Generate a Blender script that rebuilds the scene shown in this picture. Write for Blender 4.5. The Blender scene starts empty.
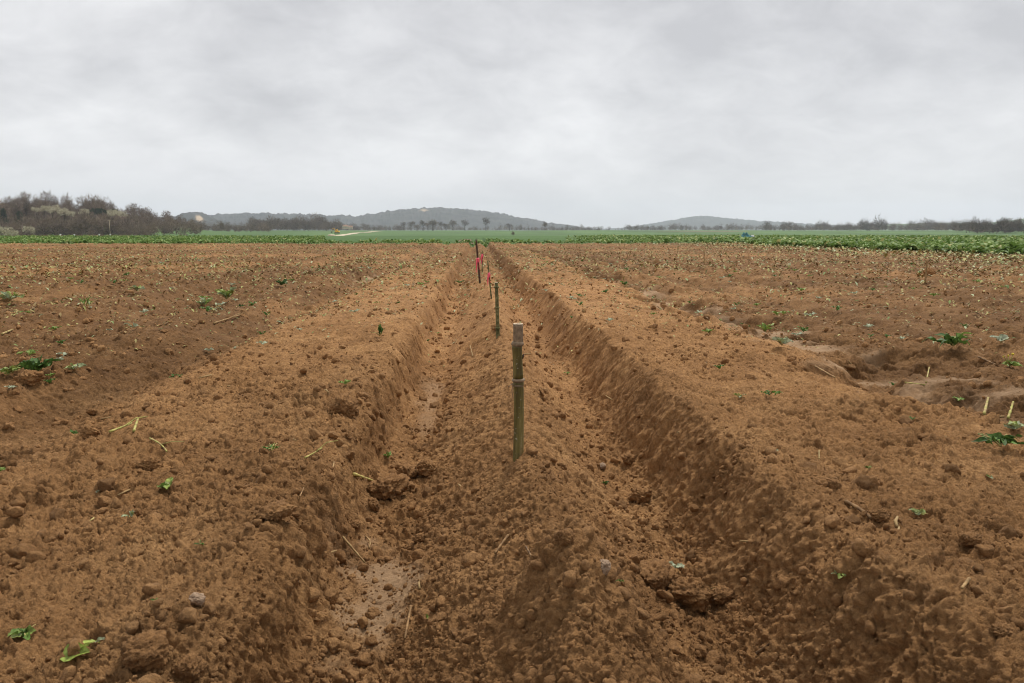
import bpy, math, random
import numpy as np
C = bpy.context.scene.collection
R = math.radians
# ------------------------------------------------------------------ camera, sky, sun, exposure
F = 740.0; CAMZ = 0.75; YAW = R(2.71); PITCH = R(8.45)
sc = bpy.context.scene
cd = bpy.data.cameras.new('camera'); cam = bpy.data.objects.new('camera', cd); C.objects.link(cam)
cd.sensor_width = 36; cd.lens = F / 1024 * 36; cd.clip_start = 0.05; cd.clip_end = 30000
cam.location = (0, 0, CAMZ); cam.rotation_euler = (R(90) - PITCH, 0, -YAW)
cd.dof.use_dof = True; cd.dof.focus_distance = 3.0; cd.dof.aperture_fstop = 14
sc.camera = cam
w = bpy.data.worlds.new('World'); sc.world = w; w.use_nodes = True
SUN_EL, SUN_AZ = R(58), R(27)      # azimuth from +Y towards +X
def build_world():
    nt = w.node_tree; nt.nodes.clear(); N = nt.nodes.new; L = nt.links.new
    out = N('ShaderNodeOutputWorld')
    sky = N('ShaderNodeTexSky'); sky.sky_type = 'NISHITA'; sky.sun_disc = False
    sky.sun_elevation = SUN_EL; sky.sun_rotation = SUN_AZ
    bs = N('ShaderNodeBackground'); bs.inputs[1].default_value = 0.05; L(sky.outputs[0], bs.inputs[0])
    tc = N('ShaderNodeTexCoord'); sep = N('ShaderNodeSeparateXYZ'); L(tc.outputs['Generated'], sep.inputs[0])
    def m(op, a, b=None, clamp=False):
        n = N('ShaderNodeMath'); n.operation = op; n.use_clamp = clamp
        for i, v in enumerate((a, b)):
            if v is None: continue
            if isinstance(v, (int, float)): n.inputs[i].default_value = v
            else: L(v, n.inputs[i])
        return n.outputs[0]
    z = m('ADD', m('MAXIMUM', sep.outputs[2], 0.0), 0.42)
    cmb = N('ShaderNodeCombineXYZ'); L(m('DIVIDE', sep.outputs[0], z), cmb.inputs[0]); L(m('DIVIDE', sep.outputs[1], z), cmb.inputs[1])
    def noise(scale, detail, rough, off, dist=0.0):
        mp = N('ShaderNodeMapping'); mp.inputs['Location'].default_value = off; mp.inputs['Scale'].default_value = (1, 1.15, 1); L(cmb.outputs[0], mp.inputs[0])
        n = N('ShaderNodeTexNoise'); n.inputs['Scale'].default_value = scale; n.inputs['Detail'].default_value = detail
        n.inputs['Roughness'].default_value = rough; n.inputs['Distortion'].default_value = dist; L(mp.outputs[0], n.inputs['Vector']); return n.outputs[0]
    n1 = noise(1.25, 5, 0.5, (3.1, 7.7, 0), 0.2); n2 = noise(6.5, 9, 0.62, (1.3, 2.2, 0), 0.3)
    s = m('ADD', m('MULTIPLY', n1, 0.74), m('MULTIPLY', n2, 0.26))
    rp = N('ShaderNodeValToRGB'); L(s, rp.inputs[0])
    e = rp.color_ramp.elements
    e[0].position = 0.37; e[0].color = (0.485, 0.485, 0.505, 1); e[1].position = 0.61; e[1].color = (0.79, 0.79, 0.80, 1)
    # brighter band low down near the horizon
    hz = m('POWER', m('SUBTRACT', 1.0, m('MULTIPLY', m('ABSOLUTE', sep.outputs[2]), 5.0), True), 2.0)
    mx = N('ShaderNodeMix'); mx.data_type = 'RGBA'; L(m('MULTIPLY', hz, 0.75), mx.inputs[0]); L(rp.outputs[0], mx.inputs[6]); mx.inputs[7].default_value = (0.60, 0.585, 0.60, 1)
    bc = N('ShaderNodeBackground'); L(mx.outputs[2], bc.inputs[0]); bc.inputs[1].default_value = 1.0
    ms = N('ShaderNodeMixShader'); ms.inputs[0].default_value = 0.96; L(bs.outputs[0], ms.inputs[1]); L(bc.outputs[0], ms.inputs[2])
    L(ms.outputs[0], out.inputs[0])
build_world()
sl = bpy.data.lights.new('sun', 'SUN'); sun = bpy.data.objects.new('sun', sl); C.objects.link(sun)
sl.energy = 2.9; sl.angle = R(17); sl.color = (1.0, 0.95, 0.88)
sun.rotation_euler = (R(90) - SUN_EL, 0, -SUN_AZ + math.pi)
# light travels from the sun's azimuth towards the scene
sun.rotation_euler = (R(90) - SUN_EL, 0, math.pi - SUN_AZ)
sc.view_settings.view_transform = 'Standard'; sc.view_settings.look = 'None'
sc.view_settings.exposure = 0.32; sc.view_settings.gamma = 1.0
sc.render.engine = 'CYCLES'
sc.cycles.use_adaptive_sampling = False; sc.cycles.filter_width = 1.05; sc.cycles.use_denoising = True; sc.cycles.denoising_prefilter = 'ACCURATE'
sc.cycles.volume_bounces = 1; sc.cycles.max_bounces = 6; sc.cycles.diffuse_bounces = 3

# ------------------------------------------------------------------ noise
def _h(ix, iy, seed):
    h = (ix.astype(np.int64) * 374761393 + iy.astype(np.int64) * 668265263 + seed * 974634777) & 0xFFFFFFFF
    h = ((h ^ (h >> 13)) * 1274126177) & 0xFFFFFFFF
    h = ((h ^ (h >> 16)) * 2246822519) & 0xFFFFFFFF
    h = h ^ (h >> 15)
    return h.astype(np.float64) / 4294967296.0
def vnoise(x, y, seed=0):
    ix = np.floor(x); iy = np.floor(y); fx = x - ix; fy = y - iy
    fx = fx * fx * (3 - 2 * fx); fy = fy * fy * (3 - 2 * fy)
    a = _h(ix, iy, seed); b = _h(ix + 1, iy, seed); c = _h(ix, iy + 1, seed); d = _h(ix + 1, iy + 1, seed)
    return (a + (b - a) * fx + (c - a) * fy + (a - b - c + d) * fx * fy) * 2 - 1
def fbm(x, y, seed=0, octv=4, gain=0.5):
    s = 0; a = 1.0; f = 1.0
    for i in range(octv):
        s = s + a * vnoise(x * f + 13.7 * i, y * f - 7.3 * i, seed + i); a *= gain; f *= 2.03
    return s
def clods(x, y, cell, seed, prob, rmin=0.25, rmax=0.62, flat=0.75):
    """union of half-buried lumps, one per jittered cell"""
    gx = x / cell; gy = y / cell; ix = np.floor(gx); iy = np.floor(gy)
    best = np.zeros_like(x)
    for dx in (-1, 0, 1):
        for dy in (-1, 0, 1):
            cx = ix + dx; cy = iy + dy
            px = cx + _h(cx, cy, seed); py = cy + _h(cx, cy, seed + 1)
            r = rmin + (rmax - rmin) * _h(cx, cy, seed + 2) ** 1.6
            asp = 0.7 + 0.6 * _h(cx, cy, seed + 4)
            on = _h(cx, cy, seed + 3) < prob
            q_ = _h(cx, cy, seed + 5) * 6.28; c_, s_ = np.cos(q_), np.sin(q_)
            u = ((gx - px) * c_ + (gy - py) * s_) * asp; v = ((gy - py) * c_ - (gx - px) * s_) / asp
            d2 = ((0.55 * np.maximum(np.abs(u), np.abs(v)) * 1.15 + 0.45 * np.hypot(u, v)) / r) ** 2
            hh = np.minimum(np.clip(1 - d2, 0, 1) ** 0.55 * r, np.clip(r * 0.66 + 0.55 * u, 0, None)) * on
            best = np.maximum(best, hh)
    return best * cell * flat
def smooth(t): t = np.clip(t, 0, 1); return t * t * (3 - 2 * t)
# ------------------------------------------------------------------ the land
PROF = [(-0.62, .04), (-0.53, .045), (-0.48, -0.01), (-0.44, -0.14), (-0.40, -0.215), (-0.33, -0.235), (-0.24, -0.235), (-0.16, -0.18), (0.08, -0.01), (0.15, 0.04), (0.165, 0.04), (0.235, -0.01), (0.44, -0.20), (0.52, -0.245), (0.61, -0.25), (0.665, -0.20), (0.79, 0.02), (0.825, 0.075), (0.88, 0.07), (1.1, .04), (1.5, .035), (1.85, 0.0), (2.12, -0.085), (2.35, -0.065), (2.7, 0.0), (2.95, .01), (3.15, -.12), (3.4, .015), (3.9, .01), (4.1, -.12), (4.35, .01), (4.9, .015), (5.15, -.085), (5.4, .01), (6.2, .01), (6.45, -.09), (6.8, .01), (7.7, .01), (8.0, -.05), (8.3, .0), (9.4, 0), (9.7, -.05), (10, 0), (60, 0)]
PROF = [(-60, 0), (-10, 0), (-9.7, -.05), (-9.4, 0), (-8.1, .01), (-7.8, -.09), (-7.5, .01), (-6.5, .01), (-6.2, -.085), (-5.9, .01), (-5.1, .015), (-4.8, -.12), (-4.5, .01), (-3.7, .015), (-3.4, -.12), (-3.1, .015), (-2.5, .02), (-2.2, .0), (-1.95, -.10), (-1.78, -.11), (-1.5, .0), (-1.1, .02)] + PROF
PX = [p[0] for p in PROF]; PZ = [p[1] for p in PROF]
_tx = np.arange(-12, 12, 0.005); _tz = np.interp(_tx, PX, PZ)
_k = np.exp(-0.5 * (np.arange(-12, 13) * 0.005 / 0.011) ** 2); _k /= _k.sum(); _tz = np.convolve(_tz, _k, 'same')
_ts = np.cumsum(np.hypot(np.gradient(_tx), np.gradient(_tz))); _ts -= np.interp(0.0, _tx, _ts)
def far_land(x, y):
    r = np.hypot(x, y)
    z = -2.3 * smooth((r - 130) / 190.0) + 4.4 * smooth((r - 380) / 750.0) + 7.0 * smooth((r - 1100) / 3500.0)
    z = z + 22 * np.exp(-(((x + 342) / 88.0) ** 2) - ((y - 560) / 80.0) ** 2) * (r > 200)
    z = z + 6 * np.exp(-(((x + 262) / 28.0) ** 2) - ((y - 600) / 80.0) ** 2) * (r > 200)
    z = z + 0.5 * fbm(x / 160, y / 160, 71, 3) * smooth((r - 150) / 200.0)
    return z
def is_crop(x, y):
    wob = 0.9 * vnoise(x * 0.3, y * 0.3, 55) + 0.9 * vnoise(x * 1.6, y * 1.6, 56)
    return (x > 16.2 + wob) | (y > 46.5 + wob) | (x < -60) | (y < -60)
def clay_mask(x, y):
    a = smooth(1.05 - np.hypot((x + 0.275) / 0.13, (y - 1.85) / 0.40) + 0.6 * fbm(x * 9, y * 9, 5, 3))
    b = smooth(1.1 - np.hypot((x + 0.28) / 0.09, (y - 4.2) / 0.9) + 0.4 * fbm(x * 9, y * 5, 6, 3)) * 0.6
    t = 2.15 + 0.12 * vnoise(y * 0.9, y * 0 + 3, 8)
    c = smooth(1.1 - np.abs(x - t) / 0.30 - 0.25 + 1.0 * fbm(x * 3.2, y * 5, 9, 3)) * smooth((y - 2.0) / 0.5) * smooth((14 - y) / 5.0)
    t2 = -1.9
    d = smooth(0.3 - np.abs(x - t2) / 0.3 + 0.9 * fbm(x * 2.2, y * 2, 10, 3)) * smooth((y - 9) / 2) * smooth((18 - y) / 3)
    return np.clip(np.maximum(np.maximum(a, b), np.maximum(c, d)), 0, 1)
def near_soil(x, y, spacing=None, fine=True):
    r = np.hypot(x, y)
    xw = x + 0.026 * fbm(y * 0.8, x * 0.3 + 2, 1, 3) + 0.012 * fbm(x * 3, y * 4, 2, 3) + 0.010 * fbm(x * 11, y * 13, 3, 3)
    z = np.interp(xw, _tx, _tz)
    z = z + 0.016 * fbm(x * 0.9, y * 0.5, 11, 3) + 0.016 * fbm(x * 4.5, y * 3.5, 12, 3, 0.55)
    # rougher ground away from the bed
    rough = smooth((np.abs(x - 0.15) - 1.2) / 1.0)
    z = z + rough * 0.02 * fbm(x * 2.6, y * 2.6, 13, 4, 0.55) 
    # step-like lips in the right furrow
    fur = np.exp(-((x - 2.2) / 0.55) ** 2) * smooth((y - 1.8) / 0.6)
    z = z + fur * 0.05 * np.tanh(7 * fbm(x * 1.6 + 4, y * 2.2, 14, 3))
    # heap on the crest, close to the camera
    d = np.hypot((x - 0.185) / (0.15 + 0.07 * (x > 0.185)), (y - 1.36) / np.where(y > 1.36, 0.11, 0.36))
    z = z + 0.155 * np.clip(1.0 - d, 0, 1) ** 0.85
    # small heap on right bed and left bed
    z = z + 0.05 * np.exp(-((x - 1.58) / 0.22) ** 2 - ((y - 2.85) / 0.13) ** 2)
    z = z + 0.05 * np.exp(-((x + 0.72) / 0.10) ** 2 - ((y - 3.05) / 0.1) ** 2)
    z = z + 0.035 * np.exp(-((x + 0.56) / 0.12) ** 2 - ((y - 1.26) / 0.08) ** 2)
    z = z + 0.022 * np.exp(-((x - .13) ** 2 + (y - 2.42) ** 2) / .055 ** 2)
    if not fine: return z
    return z + soil_detail(x, y, spacing)
def soil_detail(x, y, spacing=None):
    """lumps, pits and grit, measured along the surface (arc length across the rows) and applied along its normal"""
    r = np.hypot(x, y); xw = x + 0.026 * fbm(y * 0.8, x * 0.3 + 2, 1, 3)
    rough = smooth((np.abs(x - 0.15) - 1.2) / 1.0); x0 = x; z = np.zeros_like(x)
    clay = clay_mask(x, y)
    am = 1 - 0.85 * clay
    slope = np.abs(np.interp(xw + 0.03, _tx, _tz) - np.interp(xw - 0.03, _tx, _tz)) / 0.06
    slope = np.clip(slope / 1.0, 0, 1)
    x = np.interp(xw, _tx, _ts) + (x - xw)
    bottom = np.clip(1 - np.abs(x0 - 0.55) / 0.22, 0, 1) + 0.7 * np.clip(1 - np.abs(x0 + 0.29) / 0.22, 0, 1)
    wx = x + 0.030 * fbm(x * 8, y * 8, 19, 2) + 0.013 * fbm(x * 24, y * 24, 21, 3); wy = y + 0.030 * fbm(x * 8 + 5, y * 8, 20, 2) + 0.013 * fbm(x * 24 + 9, y * 24, 22, 3)
    near_bed = np.clip(1 - np.abs(x - .15) / 1.0, 0, 1); sl = np.clip(1 - 0.78 * slope - 0.2 * near_bed, .1, 1)
    patch = np.clip(0.62 + 0.75 * fbm(x * 1.7, y * 1.7, 23, 3), 0.12, 1.5)
    sp = spacing if spacing is not None else np.zeros_like(x)
    def lod(cell): return 1 - smooth((sp / cell - 0.5) / 1.0)
    z = z + sl * am * clods(wx, wy, 0.21, 31, 0.16, 0.12, 0.34) * (0.55 + rough * 0.7 + 0.8 * bottom) * np.clip(patch, 0, 1)
    z = z + sl * am * clods(wx, wy, 0.10, 35, 0.32, 0.15, 0.42) * (0.55 + 0.75 * rough + 0.9 * bottom) * patch * 0.9
    z = z + sl * am * clods(wx, wy, 0.052, 39, 0.5, 0.2, 0.5) * (0.75 + 0.6 * bottom + 0.45 * rough) * patch * 1.25 * lod(0.052)
    wx = x + 0.007 * fbm(x * 60, y * 60, 24, 3, .6); wy = y + 0.007 * fbm(x * 60 + 9, y * 60, 25, 3, .6)
    z = z + am * clods(wx, wy, 0.027, 43, 0.75, 0.25, 0.65) * (1.0 - .45 * slope) * lod(0.027)
    z = z + (1 - 0.6 * clay) * clods(wx, wy, 0.015, 47, 0.9, 0.25, 0.65) * 1.0 * lod(0.012)
    z = z + (1 - 0.5 * clay) * clods(x, y, 0.0085, 51, 0.95, 0.3, 0.65) * 0.9 * lod(0.0075)
    far = smooth((r - 5) / 8.0)
    z = z + far * (clods(wx, wy, 0.34, 53, 0.5, 0.12, 0.34) * 0.8 + 0.02 * fbm(x * 4, y * 4, 54, 4, 0.7))
    fis = np.clip(1 - np.abs(fbm(wx * 7, wy * 7, 57, 3)) * 8, 0, 1) * smooth(fbm(x * 2.1, y * 2.1, 58, 2) * 3 + 0.2)
    fis2 = np.clip(1 - np.abs(fbm(wx * 17, wy * 17, 59, 3)) * 6, 0, 1) * smooth(fbm(x * 3.7, y * 3.7, 60, 2) * 3 + 0.3)
    z = z - am * sl * (0.018 * fis + 0.010 * fis2) * (1 - 0.6 * far)
    # pits
    z = z - am * sl * clods(wx, wy, 0.13, 61, 0.38, 0.08, 0.24, 1.4) - am * sl * clods(wx, wy, 0.06, 64, 0.36, 0.1, 0.28, 1.4) * lod(0.06) - am * clods(wx, wy, 0.028, 67, 0.35, 0.15, 0.33, 1.3) * lod(0.028)
    # crumbly fluting down the trench sides, granular everywhere
    z = z + slope * (0.009 * fbm(x * 7, y * 16, 27, 4, 0.65) + 0.014 * np.abs(vnoise(x * 5, y * 10, 28)) - 0.006)
    z = z + am * 0.0055 * fbm(x * 60, y * 60, 29, 4, 0.75) * lod(0.012)
    # damp skin cracks of the clay
    z = z - clay * 0.006 * np.clip(1 - np.abs(fbm(x * 8, y * 5, 30, 3)) * 9, 0, 1)
    return z
def land(x, y, spacing=None, fine=True):
    x = np.asarray(x, float); y = np.asarray(y, float)
    r = np.hypot(x, y); fade = 1 - smooth((r - 75) / 40.0)
    return near_soil(x, y, spacing, fine) * fade + far_land(x, y)
# unprojection (used once, to find where on the ground a thing stands)
cy_, sy_ = math.cos(YAW), math.sin(YAW); cp_, sp_ = math.cos(PITCH), math.sin(PITCH)
FWD = np.array([sy_ * cp_, cy_ * cp_, -sp_]); RGT = np.array([cy_, -sy_, 0]); UP = np.cross(RGT, FWD)
def ray(px, py):
    d = FWD + (px - 512) / F * RGT + (341.5 - py) / F * UP
    return d
def spot(px, py):
    d = ray(px, py); h = math.hypot(d[0], d[1]); d = d / h
    t = np.exp(np.linspace(math.log(0.8), math.log(90), 1500))
    x = t * d[0]; y = t * d[1]; z = CAMZ + t * d[2]
    g = land(x, y, t * 0.003)
    i = int(np.argmax(z < g)); i = i if z[i] < g[i] else len(t) - 1
    return np.array([x[i], y[i], g[i]])
def dirpt(px, py, dist):
    """point at horizontal distance dist in the direction of a pixel"""
    d = ray(px, py); h = math.hypot(d[0], d[1]); return np.array([d[0] / h * dist, d[1] / h * dist, CAMZ + d[2] / h * dist])

# ------------------------------------------------------------------ mesh helpers
def mesh_from(name, V, Fc, mat=None, tint=None, parent=None, smooth_=True, attrs=None):
    me = bpy.data.meshes.new(name); V = np.asarray(V, np.float32); Fc = np.asarray(Fc, np.int32)
    n, k = Fc.shape
    me.vertices.add(len(V)); me.vertices.foreach_set('co', V.ravel())
    me.loops.add(n * k); me.loops.foreach_set('vertex_index', Fc.ravel())
    me.polygons.add(n); me.polygons.foreach_set('loop_start', np.arange(0, n * k, k, dtype=np.int32))
    me.polygons.foreach_set('use_smooth', np.full(n, smooth_, bool))
    A = dict(attrs or {})
    if tint is not None: A['tint'] = tint
    for a, v in A.items():
        at = me.attributes.new(a, 'FLOAT', 'POINT'); at.data.foreach_set('value', np.asarray(v, np.float32))
    me.update(calc_edges=True); me.validate()
    if mat: me.materials.append(mat)
    o = bpy.data.objects.new(name, me); C.objects.link(o)
    if parent: o.parent = parent
    return o
def tag(o, label=None, cat=None, group=None, kind=None):
    if label: o['label'] = label
    if cat: o['category'] = cat
    if group: o['group'] = group
    if kind: o['kind'] = kind
    return o
def empty(name, loc, rz=0.0):
    o = bpy.data.objects.new(name, None); C.objects.link(o); o.location = loc; o.rotation_euler = (0, 0, rz)
    o.empty_display_size = 0.05; return o
def copy_tree(o, parent=None):
    c = o.copy(); C.objects.link(c); c.parent = parent
    for ch in list(o.children): copy_tree(ch, c)
    return c
class MB:
    def __init__(s): s.V = []; s.F = []; s.T = []; s.n = 0
    def add(s, V, Fc, t=0.5):
        V = np.asarray(V, float); Fc = np.asarray(Fc, int)
        if Fc.shape[1] == 3: Fc = np.concatenate([Fc, Fc[:, 2:3]], 1) if False else Fc
        s.V.append(V); s.F.append(Fc + s.n); s.T.append(np.full(len(V), t) if np.isscalar(t) else t); s.n += len(V)
    def build(s, name, mat, parent=None, smooth_=True):
        return mesh_from(name, np.concatenate(s.V), np.concatenate(s.F), mat, np.concatenate(s.T), parent, smooth_)
def grid_faces(nu, nv, wrap=False):
    """nu rings of nv points"""
    i = np.arange(nu - 1)[:, None]; j = np.arange(nv if wrap else nv - 1)[None, :]
    a = i * nv + j; b = i * nv + (j + 1) % nv
    return np.stack([a, b, b + nv, a + nv], -1).reshape(-1, 4)
def tube(path, rad, sides=8, jitter=0.0, rng=None, cap=True):
    P = np.asarray(path, float); rad = np.broadcast_to(rad, (len(P),))
    T = np.gradient(P, axis=0); T /= np.linalg.norm(T, axis=1)[:, None] + 1e-12
    ref = np.array([1.0, 0.13, 0.07]) if abs(T[0][2]) > 0.6 else np.array([0.05, 0.1, 1.0])
    A = np.cross(T, ref); A /= np.linalg.norm(A, axis=1)[:, None]; B = np.cross(T, A)
    a = np.linspace(0, 2 * math.pi, sides, endpoint=False)
    rr = rad[:, None] * (1 + (jitter * rng.standard_normal((len(P), sides)) if rng is not None else 0))
    V = P[:, None] + rr[..., None] * (np.cos(a)[None, :, None] * A[:, None] + np.sin(a)[None, :, None] * B[:, None])
    V = V.reshape(-1, 3); Fc = grid_faces(len(P), sides, True)
    if cap:   # collapse ends on a centre ring
        V = np.concatenate([np.repeat(P[:1], sides, 0), V, np.repeat(P[-1:], sides, 0)]); Fc = grid_faces(len(P) + 2, sides, True)
    return V, Fc
def ico(sub):
    import bmesh
    bm = bmesh.new(); bmesh.ops.create_icosphere(bm, subdivisions=sub, radius=1.0)
    V = np.array([v.co[:] for v in bm.verts]); Fc = np.array([[v.index for v in f.verts] for f in bm.faces]); bm.free(); return V, Fc
def n3(V, s, seed):   # cheap 3-D noise from three planes
    x, y, z = V[:, 0] * s, V[:, 1] * s, V[:, 2] * s
    return (vnoise(x + 3.1, y + z * 0.7, seed) + vnoise(y - 1.7, z + x * 0.6, seed + 1) + vnoise(z + 5.2, x - y * 0.5, seed + 2)) / 1.8
def lump(V, seed, amp=0.28):
    d = 1 + amp * n3(V, 1.3, seed) + amp * 0.6 * n3(V, 2.9, seed + 5) + amp * 0.35 * n3(V, 6.5, seed + 9) + amp * 0.2 * n3(V, 14, seed + 15)
    return V * d[:, None]
def chop(V, seed, n=7, lo=.45, hi=.85, rough=.06):
    rng = np.random.default_rng(seed); V = V * np.array([1, rng.uniform(.75, 1), rng.uniform(.65, .95)])
    for k in range(n):
        a = rng.standard_normal(3); a /= np.linalg.norm(a); h = rng.uniform(lo, hi); d = V @ a - h; V = V - np.clip(d, 0, None)[:, None] * a * .92
    r = np.linalg.norm(V, axis=1)[:, None] + 1e-9
    return V * (1 + rough * (n3(V, 5, seed) + .8 * n3(V, 11, seed + 3) + .6 * n3(V, 23, seed + 6)))[:, None]
def rand_rot(rng, n, tilt=None):
    q = rng.standard_normal((n, 4)); q /= np.linalg.norm(q, axis=1)[:, None]; w_, x, y, z = q.T
    return np.stack([1 - 2 * (y * y + z * z), 2 * (x * y - z * w_), 2 * (x * z + y * w_), 2 * (x * y + z * w_), 1 - 2 * (x * x + z * z), 2 * (y * z - x * w_), 2 * (x * z - y * w_), 2 * (y * z + x * w_), 1 - 2 * (x * x + y * y)], -1).reshape(n, 3, 3)
def z_rot(a):
    c, s = np.cos(a), np.sin(a); o = np.zeros_like(a)
    return np.stack([c, -s, o, s, c, o, o, o, o + 1], -1).reshape(-1, 3, 3)
def instance(V, Fc, P, Rm, S):
    S = np.asarray(S, float); S = S[:, None] if S.ndim == 1 else S
    W = np.einsum('nij,nvj->nvi', Rm, V[None] * S[:, None, :]) + P[:, None]
    n, v = len(P), len(V)
    return W.reshape(-1, 3), (Fc[None] + (np.arange(n) * v)[:, None, None]).reshape(-1, Fc.shape[1])
def leaf_tmpl(nseg=4, width=0.35, droop=0.5, cup=0.12, stalk=0.0):
    """unit-length leaf along +x, curving down; 3 points across"""
    t = np.linspace(0, 1, nseg + 1); wd = width * np.sin(np.pi * np.clip(t, 0.03, 0.985)) ** 0.8 * (1 - 0.25 * t)
    x = t * (1 - 0.25 * droop * t); z = -droop * t ** 2 * 0.6 + 0.15 * t
    V = []
    for i in range(nseg + 1):
        V += [(x[i], -wd[i] / 2, z[i] + cup * wd[i]), (x[i], 0, z[i]), (x[i], wd[i] / 2, z[i] + cup * wd[i])]
    return np.array(V), grid_faces(nseg + 1, 3)

# ------------------------------------------------------------------ materials
def material(name, build):
    m = bpy.data.materials.new(name); m.use_nodes = True; nt = m.node_tree
    b = nt.nodes['Principled BSDF']; b.inputs['Roughness'].default_value = 0.9
    b.inputs['Specular IOR Level'].default_value = 0.2
    build(nt, b); return m
def nnoise(nt, scale, detail=4, rough=0.55, vec=None, scl=None):
    n = nt.nodes.new('ShaderNodeTexNoise'); n.inputs['Scale'].default_value = scale; n.inputs['Detail'].default_value = detail; n.inputs['Roughness'].default_value = rough
    tc = nt.nodes.new('ShaderNodeTexCoord'); src = tc.outputs['Object']
    if scl:
        mp = nt.nodes.new('ShaderNodeMapping'); mp.inputs['Scale'].default_value = scl; nt.links.new(src, mp.inputs[0]); src = mp.outputs[0]
    nt.links.new(src, n.inputs['Vector']); return n.outputs[0]
def ramp(nt, src, stops):
    r = nt.nodes.new('ShaderNodeValToRGB'); nt.links.new(src, r.inputs[0]); e = r.color_ramp.elements
    e[0].position, e[0].color = stops[0][0], (*stops[0][1], 1); e[1].position, e[1].color = stops[-1][0], (*stops[-1][1], 1)
    for p, c in stops[1:-1]: q = e.new(p); q.color = (*c, 1)
    return r.outputs[0]
def mix(nt, f, a, b, mode='MIX'):
    m = nt.nodes.new('ShaderNodeMix'); m.data_type = 'RGBA'; m.blend_type = mode
    for s, v in ((0, f), (6, a), (7, b)):
        if isinstance(v, (int, float)): m.inputs[s].default_value = v
        elif isinstance(v, tuple): m.inputs[s].default_value = (*v, 1)
        else: nt.links.new(v, m.inputs[s])
    return m.outputs[2]
def attr(nt, name):
    a = nt.nodes.new('ShaderNodeAttribute'); a.attribute_name = name; return a.outputs['Fac']
def bump(nt, b, src, dist, strength=1.0):
    n = nt.nodes.new('ShaderNodeBump'); n.inputs['Distance'].default_value = dist; n.inputs['Strength'].default_value = strength
    nt.links.new(src, n.inputs['Height']); nt.links.new(n.outputs[0], b.inputs['Normal'])
SOIL = [(0.25, (0.235, 0.124, 0.050)), (0.5, (0.335, 0.184, 0.078)), (0.75, (0.43, 0.252, 0.114))]
def soil_b(clay=True):
    def f(nt, b):
        c1 = ramp(nt, nnoise(nt, 2.2, 6, 0.6), SOIL)
        c2 = ramp(nt, nnoise(nt, 75, 8, 0.75), [(0.3, (0.50, 0.48, 0.46)), (0.7, (1.45, 1.45, 1.42))])
        c = mix(nt, 1.0, c1, c2, 'MULTIPLY')
        c3 = ramp(nt, nnoise(nt, 0.16, 3, 0.5), [(0.35, (0.92, 0.90, 0.88)), (0.65, (1.10, 1.06, 1.04))])
        c = mix(nt, 1.0, c, c3, 'MULTIPLY')
        c = mix(nt, 1.0, c, ramp(nt, nnoise(nt, 8, 5, 0.65), [(0.3, (0.80, 0.78, 0.76)), (0.7, (1.2, 1.2, 1.18))]), 'MULTIPLY')
        if clay:
            c = mix(nt, attr(nt, 'moist_far_dim'), c, mix(nt, 1.0, c, (0.52, 0.51, 0.50), 'MULTIPLY'))  # damp soil tone, also dims distant bed soil lit too brightly at grazing angle
        # pale grit specks
        c = mix(nt, ramp(nt, nnoise(nt, 330, 2, 0.5), [(0.70, (0, 0, 0)), (0.76, (0.55, 0.55, 0.55))]), c, (0.38, 0.27, 0.18))
        if clay:
            cl = nt.nodes.new('ShaderNodeMath'); cl.operation = 'MULTIPLY'; cl.inputs[1].default_value = 0.7; nt.links.new(attr(nt, 'clay'), cl.inputs[0])
            c = mix(nt, cl.outputs[0], c, ramp(nt, nnoise(nt, 14, 4), [(0.3, (0.33, 0.21, 0.115)), (0.7, (0.46, 0.31, 0.18))]))
            mr = nt.nodes.new('ShaderNodeMapRange'); mr.inputs['To Min'].default_value = 0.95; mr.inputs['To Max'].default_value = 0.82
            nt.links.new(attr(nt, 'clay'), mr.inputs[0]); nt.links.new(mr.outputs[0], b.inputs['Roughness'])
        nt.links.new(c, b.inputs['Base Color'])
        bump(nt, b, nnoise(nt, 170, 8, 0.75), 0.012, 1.0)
    return f
M = {}
M['soil'] = material('soil', soil_b(True)); M['clod'] = material('clod_soil', soil_b(False))
def tinted(stops, rough=0.7, trans=0.0, nz=None):
    def f(nt, b):
        c = ramp(nt, attr(nt, 'tint'), stops)
        if nz: c = mix(nt, 1.0, c, ramp(nt, nnoise(nt, nz, 3), [(0.35, (0.55, 0.52, 0.48)), (0.65, (1.25, 1.25, 1.25))]), 'MULTIPLY')
        nt.links.new(c, b.inputs['Base Color']); b.inputs['Roughness'].default_value = rough
        if trans:
            t = nt.nodes.new('ShaderNodeBsdfTranslucent'); nt.links.new(c, t.inputs[0]); m = nt.nodes.new('ShaderNodeMixShader'); m.inputs[0].default_value = trans
            nt.links.new(b.outputs[0], m.inputs[1]); nt.links.new(t.outputs[0], m.inputs[2]); nt.links.new(m.outputs[0], nt.nodes['Material Output'].inputs[0])
    return f
M['crop'] = material('crop_leaf', tinted([(0, (0.06, 0.11, 0.022)), (0.4, (0.14, 0.23, 0.05)), (0.75, (0.25, 0.34, 0.10)), (0.93, (0.36, 0.42, 0.17)), (1, (0.42, 0.40, 0.16))], 0.6, 0.25))
M['leaf'] = material('leaf', tinted([(0, (0.03, 0.06, 0.015)), (0.3, (0.07, 0.14, 0.03)), (0.5, (0.14, 0.24, 0.05)), (0.65, (0.30, 0.36, 0.09)), (0.8, (0.29, 0.34, 0.19)), (1, (0.45, 0.50, 0.36))], 0.6, 0.2, 60))
M['lime'] = material('lime_leaf', tinted([(0, (0.20, 0.29, 0.04)), (1, (0.44, 0.53, 0.13))], 0.5, 0.25, 90))
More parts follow.
